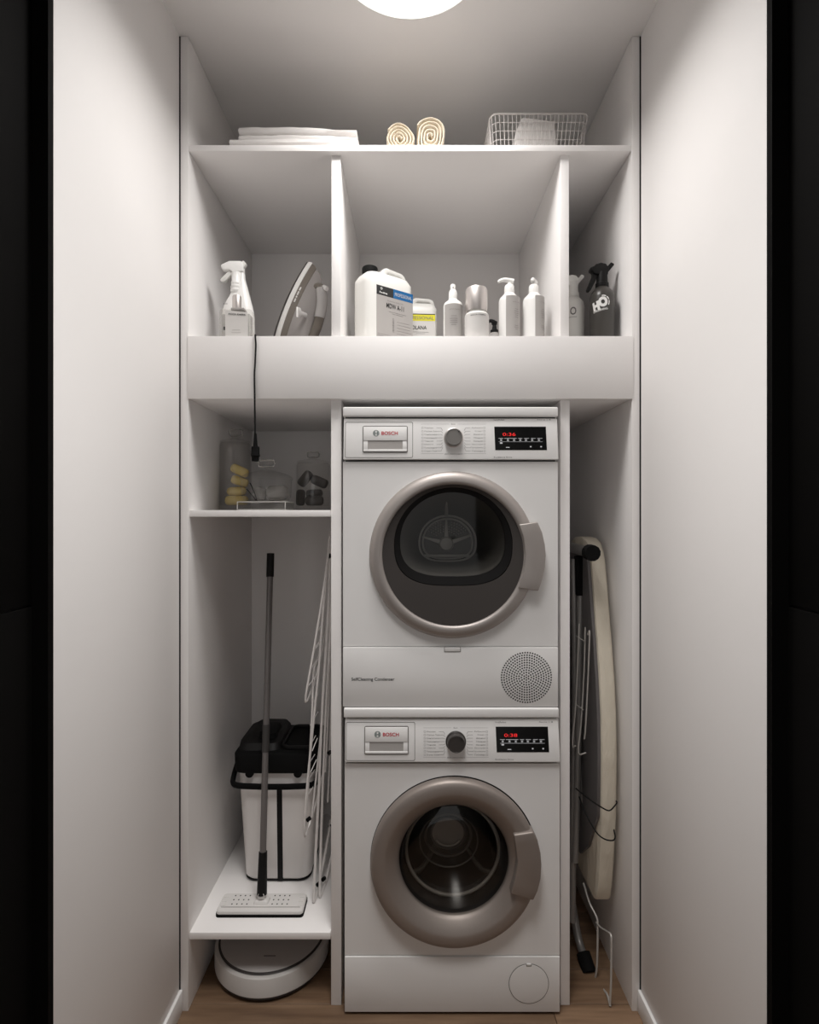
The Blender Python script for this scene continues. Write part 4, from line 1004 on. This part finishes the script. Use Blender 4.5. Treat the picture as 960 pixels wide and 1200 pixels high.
for sx_ in (-1, 1): tube('base_edge', [(cx+sx_*(hw-.003), Yj-.0595, JS1+.003), (cx+sx_*(hw-.003), Yj-.0595, JS1+hb-.001)], .0012, WPLA2, t, n=6)
lathe('dish_bowl', [(.045, hb), (.066, hb+.004), (.074, hb+.014), (.0765, hb+.050), (.0765, hb+.066), (.079, hb+.067), (.079, hb+.070)], (cx, Yj, JS1), GLASST, t, n=56, cap=False)
lathe('jar_lid', [(.079, hb+.071), (.078, hb+.076), (.060, hb+.086), (.030, hb+.094), (.016, hb+.0985), (.014, hb+.106), (.0001, hb+.107)], (cx, Yj, JS1), GLASST, t, n=56, cap=False)
knobloop(cx, Yj, JS1+hb+.118, .050, .020, .0024, GLASSE, t)
G = 'grey pads in the low dish'
capsule('cleaning_pad', 'grey rounded pad at the left in the low glass dish', (X(305, Yj), Yj, JS1+hb+.026), (.2, 0, 1), .040, .020, LCAP, G, cat='pad')
capsule('cleaning_pad', 'wide grey rounded pad at the right in the low glass dish', (X(325, Yj), Yj, JS1+hb+.0275), (1, 0, .1), .066, .0235, LCAP, G, cat='pad')
tg = tube('tongs', [P(289, 573, Yj-.045), P(296, 581, Yj-.03), P(301, 586.5, Yj-.02), P(296, 572, Yj-.02), P(293, 566, Yj-.03)], .0016, BLKP, None, n=6, sm=3, origin=P(300, 586, Yj-.02))
tag(tg, 'thin dark tongs lying at the left edge of the low glass dish', 'tongs')

# ------------------------------------------------------------------ mop, bucket, drying rack
mp = thing('flat_mop', 'flat mop with grey pole leaning in front of the bucket', 'mop', (X(307, 1.65), 1.65, LS1))
mx0, mx1, my0, my1 = -.568, -.3115, 1.613, 1.693
sk = lambda z0, z1, e: [[(x, y, z) for x, y in rrect((mx0+mx1)/2, (my0+my1)/2, mx1-mx0-2*e_, my1-my0-2*e_, .010, 4)] for z, e_ in ((z0, e), (z1, e))]
loft('mop_pad', sk(LS1+.0005, LS1+.008, 0), BLKM, mp)
loft('mop_plate', sk(LS1+.0082, LS1+.016, .0018)+sk(LS1+.019, LS1+.019, .004)[:1], MOPW, mp, smooth=30)
box('plate_step', mx0+.012, mx1-.012, my0+.016, my0+.0175, LS1+.0185, LS1+.0205, LABG, mp, bevel=.0003)
bm = bmesh.new()
for r_ in range(3):
    yy_ = my0+.030+r_*.018
    for c_ in range(8):
        if r_ == 0 and c_ in (): continue
        xx = mx0+.040+c_*.0148+(.060 if c_ > 3 else 0)
        vs = [bm.verts.new((xx+.0022*math.cos(q*PI/5), yy_+.0028*math.sin(q*PI/5), LS1+.0193)) for q in range(10)]; bm.faces.new(vs)
fin('plate_holes', bm, GAP, mp, smooth=0)
for s_, xx in ((-1, mx0+.014), (1, mx1-.014)):
    for r_ in range(3):
        box('plate_clip', xx-.007, xx+.007, my0+.022+r_*.018, my0+.031+r_*.018, LS1+.0188, LS1+.0205, MOPW, mp, bevel=.0008)
pv = Vector((X(307, 1.655), 1.655, LS1+.040)); pt_ = Vector((X(317.2, 1.82), 1.82, Z(648.5, 1.82))); pd = (pt_-pv)
loft('pivot_joint', [[(pv.x+a*k, 1.655+b*k, z) for a, b in rrect(0, 0, .046, .034, .008, 4)] for k, z in ((1, LS1+.019), (.9, LS1+.025), (.5, LS1+.030), (.42, LS1+.046))], MOPW, mp, smooth=40)
lathe('pivot_pin', [(.010, -.012), (.010, .012)], (pv.x, 1.655, LS1+.042), MOPW, mp, axis='y', n=20)
def on(f): return pv+pd*f
tube('pole_socket', [on(.0), on(.115)], [.0150, .0125], BLKP, mp, n=16)
pl = tube('pole', [on(.10), on(.93)], .0098, POLE, mp, n=16)
tube('pole_joint', [on(.395), on(.475)], .0112, mat('dark_pole_sleeve', (.05, .047, .045), .4), mp, n=16)
tube('handle_grip', [on(.925), on(1.0)], .0122, BLKP, mp, n=16)

bc = thing('mop_bucket', 'tall white mop bucket with black lid and black stripe', 'bucket', (X(323, 1.85), 1.86, LS1))
bx = (-.5300+-.3210)/2; by = 1.868
def rr3(w_, d_, z, r_=.035, dx=0): return [(bx+dx+a, by+b, z) for a, b in rrect(0, 0, w_, d_, r_, 6)]
zb0, zr = LS1+.001, .572
loft('bucket_base', [rr3(.205, .190, zb0), rr3(.212, .196, zb0+.006)], BLKP, bc)
loft('bucket_body', [rr3(.200, .186, zb0+.006), rr3(.2115, .198, zb0+.014), rr3(.232, .214, LS1+.20), rr3(.250, .226, zr)], BUCK, bc, smooth=40)
bm = bmesh.new(); 
sp = []
for f in [i/10 for i in range(11)]:
    z = zb0+.004+(Z(918, 1.76)-zb0-.004)*f; dd_ = (.196+(.222-.196)*f)/2+.0016
    sp.append([(bx+.003, by-dd_, z), (bx+.020, by-dd_, z), (bx+.020, by-dd_+.006, z), (bx+.003, by-dd_+.006, z)])
loft('front_stripe', sp, BLKP, bc, smooth=20)
loft('lid', [rr3(.256, .236, zr-.004), rr3(.268, .248, zr), rr3(.270, .250, zr+.052), rr3(.262, .242, zr+.058), rr3(.235, .215, zr+.060)], BLKM, bc, smooth=40)
for dx in (-.080, .072): lathe('lid_clip', [(.013, -.006), (.013, .004)], (bx+dx, by-.119, zr-.002), BLKM, bc, axis='y', n=20)
# raised wringer on the lid, left, with a low tray on the right
def rw(x0, x1, y0, y1, z, r_): return [(a, b, z) for a, b in rrect((x0+x1)/2, (y0+y1)/2, x1-x0, y1-y0, r_, 5)]
zl = zr+.0595
loft('wringer', [rw(bx-.128, bx+.010, by-.100, by+.105, zl, .03), rw(bx-.126, bx+.008, by-.085, by+.103, zl+.018, .03), rw(bx-.112, bx+.004, by-.05, by+.10, zl+.024, .03), rw(bx-.100, bx-.004, by-.03, by+.095, zl+.030, .02)], BLKP, bc, smooth=30)
loft('wringer_cap', [rw(bx-.070, bx-.010, by-.07, by+.04, zl+.024, .02), rw(bx-.066, bx-.014, by-.066, by+.035, zl+.040, .018), rw(bx-.055, bx-.02, by-.05, by+.03, zl+.043, .015)], BLKM, bc, smooth=40)
bm = bmesh.new(); aringprism(bm, rrect(0, 0, .118, .190, .03, 5), rrect(0, 0, .098, .170, .022, 5), zl, zl+.012)
for v in bm.verts: x, y, z = v.co; v.co = Vector((bx+.068+x, by+z, y))
fin('tray_rim', bm, BLKP, bc, bevel=.002)
hl = [(bx-.136, by-.02, zr+.030), (bx-.143, by-.04, zr-.005), (bx-.142, by-.085, zr-.030), (bx-.125, by-.126, zr-.036), (bx-.06, by-.129, zr-.040), (bx, by-.129, zr-.041), (bx+.06, by-.129, zr-.040), (bx+.118, by-.126, zr-.036), (bx+.132, by-.085, zr-.030), (bx+.136, by-.04, zr-.005), (bx+.133, by-.02, zr+.030)]
tube('carry_handle', hl, .0080, BLKM, bc, n=10, sm=4, flat=(1, .6, 1.25))

rk = thing('drying_rack', 'folded white wire drying rack leaning against the partition', 'drying rack', (X(372, 1.67), 1.68, LS1))
def rp(L): return [P(a, b, y) for a, b, y in L]
def rtube(L, r=.0036, nm='frame_tube', sm=4):
    q = smoothp(rp(L), sm)
    for p in q: p.z = max(p.z, LS1+r+.0006)
    return tube(nm, q, r, WWIRE, rk, n=8)
rtube([(388.8, 624, 1.72), (386, 632, 1.70), (384, 655, 1.69), (377, 705, 1.67), (368, 760, 1.65), (361, 800, 1.64), (358.2, 818, 1.64), (359.2, 822, 1.65), (364, 812, 1.72), (371, 790, 1.80), (380, 750, 1.86), (388, 700, 1.9)], .0034)
rtube([(385.2, 652, 1.70), (380, 700, 1.69), (376.5, 745, 1.68), (373, 790, 1.67), (367, 850, 1.66), (361, 910, 1.655), (357.5, 955, 1.65), (356.8, 975, 1.65), (358, 979, 1.66), (364, 962, 1.69), (372, 935, 1.73), (382, 890, 1.76)], .0034)
rtube([(372, 776, 1.74), (368.5, 783, 1.70), (366.8, 800, 1.69), (366, 830, 1.68), (363, 890, 1.67), (360, 940, 1.665), (358, 968, 1.66)], .0032)
rtube([(387.5, 640, 1.73), (385.5, 700, 1.71), (381.5, 770, 1.70), (378.5, 815, 1.69), (376, 870, 1.685), (373.5, 930, 1.68), (370, 1000, 1.675), (368, 1048, 1.67), (367.8, 1056, 1.672), (369.5, 1058, 1.685), (373.5, 1040, 1.73), (381, 1000, 1.80), (388, 960, 1.86)], .0042)
rtube([(388.5, 690, 1.74), (386, 760, 1.73), (382, 830, 1.72), (379, 900, 1.71), (377, 960, 1.705), (375.3, 1020, 1.70), (374.8, 1048, 1.695), (376, 1052, 1.70), (380, 1040, 1.74), (389, 1000, 1.83)], .0038)
rtube([(379, 830, 1.70), (374, 880, 1.695), (369, 925, 1.69), (365.5, 958, 1.685)], .0030)
rtube([(388.5, 730, 1.80), (386, 800, 1.76), (383.5, 860, 1.74), (381, 905, 1.73)], .0026)
rtube([(389.5, 780, 1.80), (388, 840, 1.79), (386, 900, 1.78), (384, 940, 1.76)], .0024)
for a, b, y1, c, d, y2 in ((372, 740, 1.66, 378, 732, 1.69), (368.5, 760, 1.65, 377, 748, 1.72), (365, 783, 1.645, 374, 770, 1.72), (362, 803, 1.64, 372, 790, 1.72), (366, 806, 1.68, 374, 795, 1.74),
                          (365, 826, 1.68, 373.5, 812, 1.74), (363.5, 850, 1.67, 373, 834, 1.74), (363, 875, 1.67, 370, 862, 1.72), (361, 897, 1.665, 369, 884, 1.72), (360.5, 915, 1.66, 369, 902, 1.72), (359, 935, 1.66, 367, 922, 1.72),
                          (366, 880, 1.66, 372, 865, 1.70), (364, 905, 1.66, 371, 890, 1.70), (370, 760, 1.66, 380, 745, 1.74), (378, 800, 1.69, 385, 786, 1.78), (377, 830, 1.69, 384, 814, 1.78)):
    tube('drying_wire', [P(a, b, y1), P(c, d, y2)], .0013, WWIRE, rk, n=6)
for a, b, y in ((386.2, 651.5, 1.70), (361.5, 960, 1.655), (373, 1036, 1.725), (379.2, 1030, 1.745), (387, 968, 1.85), (386.2, 882, 1.78)):
    c = P(a, b, y); tube('joint_cap', [c+Vector((-.004, 0, -.004)), c+Vector((.005, 0, .004))], .0060, BLKM, rk, n=10)

# ------------------------------------------------------------------ robot vacuum under the mop shelf
rb = thing('robot_vacuum', 'round white robot vacuum on the floor under the mop shelf', 'robot vacuum', (-.430, 1.741, 0))
rc = (-.430, 1.741, 0)
lathe('lower_bumper', [(.150, .004), (.166, .005), (.171, .010), (.1715, .015)], rc, ROBD, rb, n=96)
lathe('bumper', [(.1715, .0152), (.1735, .018), (.1735, .064), (.172, .069), (.166, .0715), (.160, .072)], rc, ROBS, rb, n=96)
lathe('trim_ring', [(.1600, .0715), (.1625, .0745), (.1595, .0765), (.1565, .0765)], rc, ROBD, rb, n=96)
lathe('top_cover', [(.1562, .072), (.1560, .0775), (.150, .0785), (.0001, .0788)], rc, ROBT, rb, n=96)
bm = bmesh.new(); 
box('logo_bar', X(309, 1.64), X(323, 1.64), 1.640, 1.644, .0786, .0790, GREYT, rb, bevel=0)
for k in range(3): tube('caster_wheel', [(rc[0]+(-.1, .1, 0)[k]-.008, rc[1]+(0, 0, .12)[k], .0072), (rc[0]+(-.1, .1, 0)[k]+.008, rc[1]+(0, 0, .12)[k], .0072)], .007, ROBD, rb, n=12)

# ------------------------------------------------------------------ ironing board in the right compartment
ib = thing('ironing_board', 'folded cream-covered ironing board standing on end in the right compartment', 'ironing board', (.58, 1.80, 0))
XB0, XB1 = .557, .606
fe = [(1.312, 1.835), (1.308, 1.79), (1.295, 1.752), (1.27, 1.728), (1.235, 1.712), (1.18, 1.697), (1.10, 1.680), (1.0, 1.656), (.90, 1.636), (.80, 1.622), (.68, 1.617), (.50, 1.622), (.36, 1.640), (.27, 1.655), (.228, 1.668), (.214, 1.69)]
def board(k0, zlo, zhi):
    f = [(z, y+k0) for z, y in fe]; f = [(min(max(z, zlo), zhi), y) for z, y in f]
    yc = 1.835
    return [(y, z) for z, y in f]+[(2*yc-y, z) for z, y in f[::-1]]
def lpx(L, x): return [(x, y, z) for y, z in L]
b0, b1 = board(.010, .222, 1.302), board(0, .214, 1.312)
loft('board_cover', [lpx(b0, XB0), lpx(b1, XB0+.004), lpx(b1, XB1-.010), lpx(board(.006, .218, 1.308), XB1-.002), lpx(b0, XB1)], BOARDC, ib, smooth=50)
b2 = board(.006, .290, 1.28)
L2 = [(y, z) for y, z in b2]
def round_bottom(L, z0, zr_):
    out = []
    for y, z in L:
        if z < z0+zr_: 
            k = (z0+zr_-z)/zr_; y = y+(1.835-y)*k**2*.75
        out.append((y, z))
    return out
L2 = round_bottom(L2, .290, .22)
loft('mesh_plate', [lpx(L2, XB0-.008), lpx(L2, XB0+.001)], MESHG, ib, smooth=30)
# legs and foot bar
def it(L, r, nm, m=TUBEG, sm=3, n=12): return tube(nm, L, r, m, ib, n=n, sm=sm)
it([P(668, 641, 1.90), P(697, 649, 1.60)], .0165, 'foot_bar')
Yf = 1.60; it([P(690.5, 647, 1.62), P(695.2, 648.4, 1.594)], .0235, 'rubber_cap', BLKM)
it([P(672, 655, 1.80), P(674, 800, 1.78), P(672, 950, 1.76), P(671, 1080, 1.74)], .0100, 'leg')
it([P(680, 690, 1.78), P(679, 800, 1.76), P(676, 950, 1.75), P(674, 1010, 1.74)], .0105, 'leg')
it([P(688, 700, 1.82), P(686, 800, 1.80), P(682, 940, 1.78)], .0130, 'leg')
box('leg_bracket', X(676, 1.77), X(690, 1.77), 1.765, 1.80, Z(698, 1.77), Z(652, 1.77), BLKM, ib, bevel=.002)
it([P(679, 731, 1.70), P(677, 780, 1.695), P(675, 825, 1.69), P(671, 872, 1.685), P(675, 873.5, 1.685)], .0022, 'iron_rest_wire', TUBEL, n=8)
it([P(686, 735, 1.68), P(684.5, 790, 1.675), P(681, 850, 1.67), P(678, 882, 1.665), P(687, 882, 1.66)], .0024, 'iron_rest_wire', TUBEL, n=8)
it([P(689, 744, 1.67), P(690.5, 740, 1.665), P(691, 746, 1.66), P(689, 800, 1.655), P(686.5, 850, 1.65), P(685, 866, 1.65)], .0024, 'iron_rest_wire', TUBEL, n=8)
it([P(676, 826, 1.69), P(684, 832, 1.66)], .0016, 'iron_rest_wire', TUBEL, n=6); it([P(675, 745, 1.70), P(686, 752, 1.67)], .0014, 'iron_rest_wire', TUBEL, n=6)
# lower foot: tube with rubber end and two bent wires down to the floor
it([P(671, 1060, 1.80), P(678, 1100, 1.76), P(687, 1128, 1.70)], .0120, 'lower_leg')
it([P(683.5, 1117, 1.72), P(691, 1140, 1.68)], .0215, 'rubber_cap', BLKM)
it([P(684, 1035, 1.76), P(691, 1058, 1.71), P(699, 1074, 1.68), P(700.5, 1085, 1.67), P(700, 1125, 1.66), P(698.5, 1142, 1.66), P(696, 1152, 1.67), P(694, 1148, 1.69)], .0030, 'foot_wire', TUBEL)
zf = lambda px, Y: Vector((X(px, Y), Y, .0042))
it([P(699, 1081, 1.68), P(704, 1087, 1.65), P(712, 1092, 1.60), P(716.2, 1096, 1.575), P(716.6, 1110, 1.57), P(716.2, 1150, 1.565), P(715, 1176, 1.562), zf(715, 1.562), zf(711, 1.60), P(700, 1152, 1.66), P(692, 1135, 1.70)], .0030, 'foot_wire', TUBEL)
# elastic cord tied round the board
it([P(675, 924, 1.70), P(690, 936, 1.625), P(705, 946, 1.600), P(714, 950, 1.600), P(720, 945, 1.610), P(723, 940, 1.62), P(719.5, 937, 1.64)], .0020, 'elastic_cord', CORD, n=8)
it([P(679, 934, 1.70), P(686, 952, 1.64), P(698, 974, 1.605), P(708, 983, 1.600), P(718, 985, 1.603), P(721, 981, 1.61), P(719.5, 972, 1.63)], .0020, 'elastic_cord', CORD, n=8)
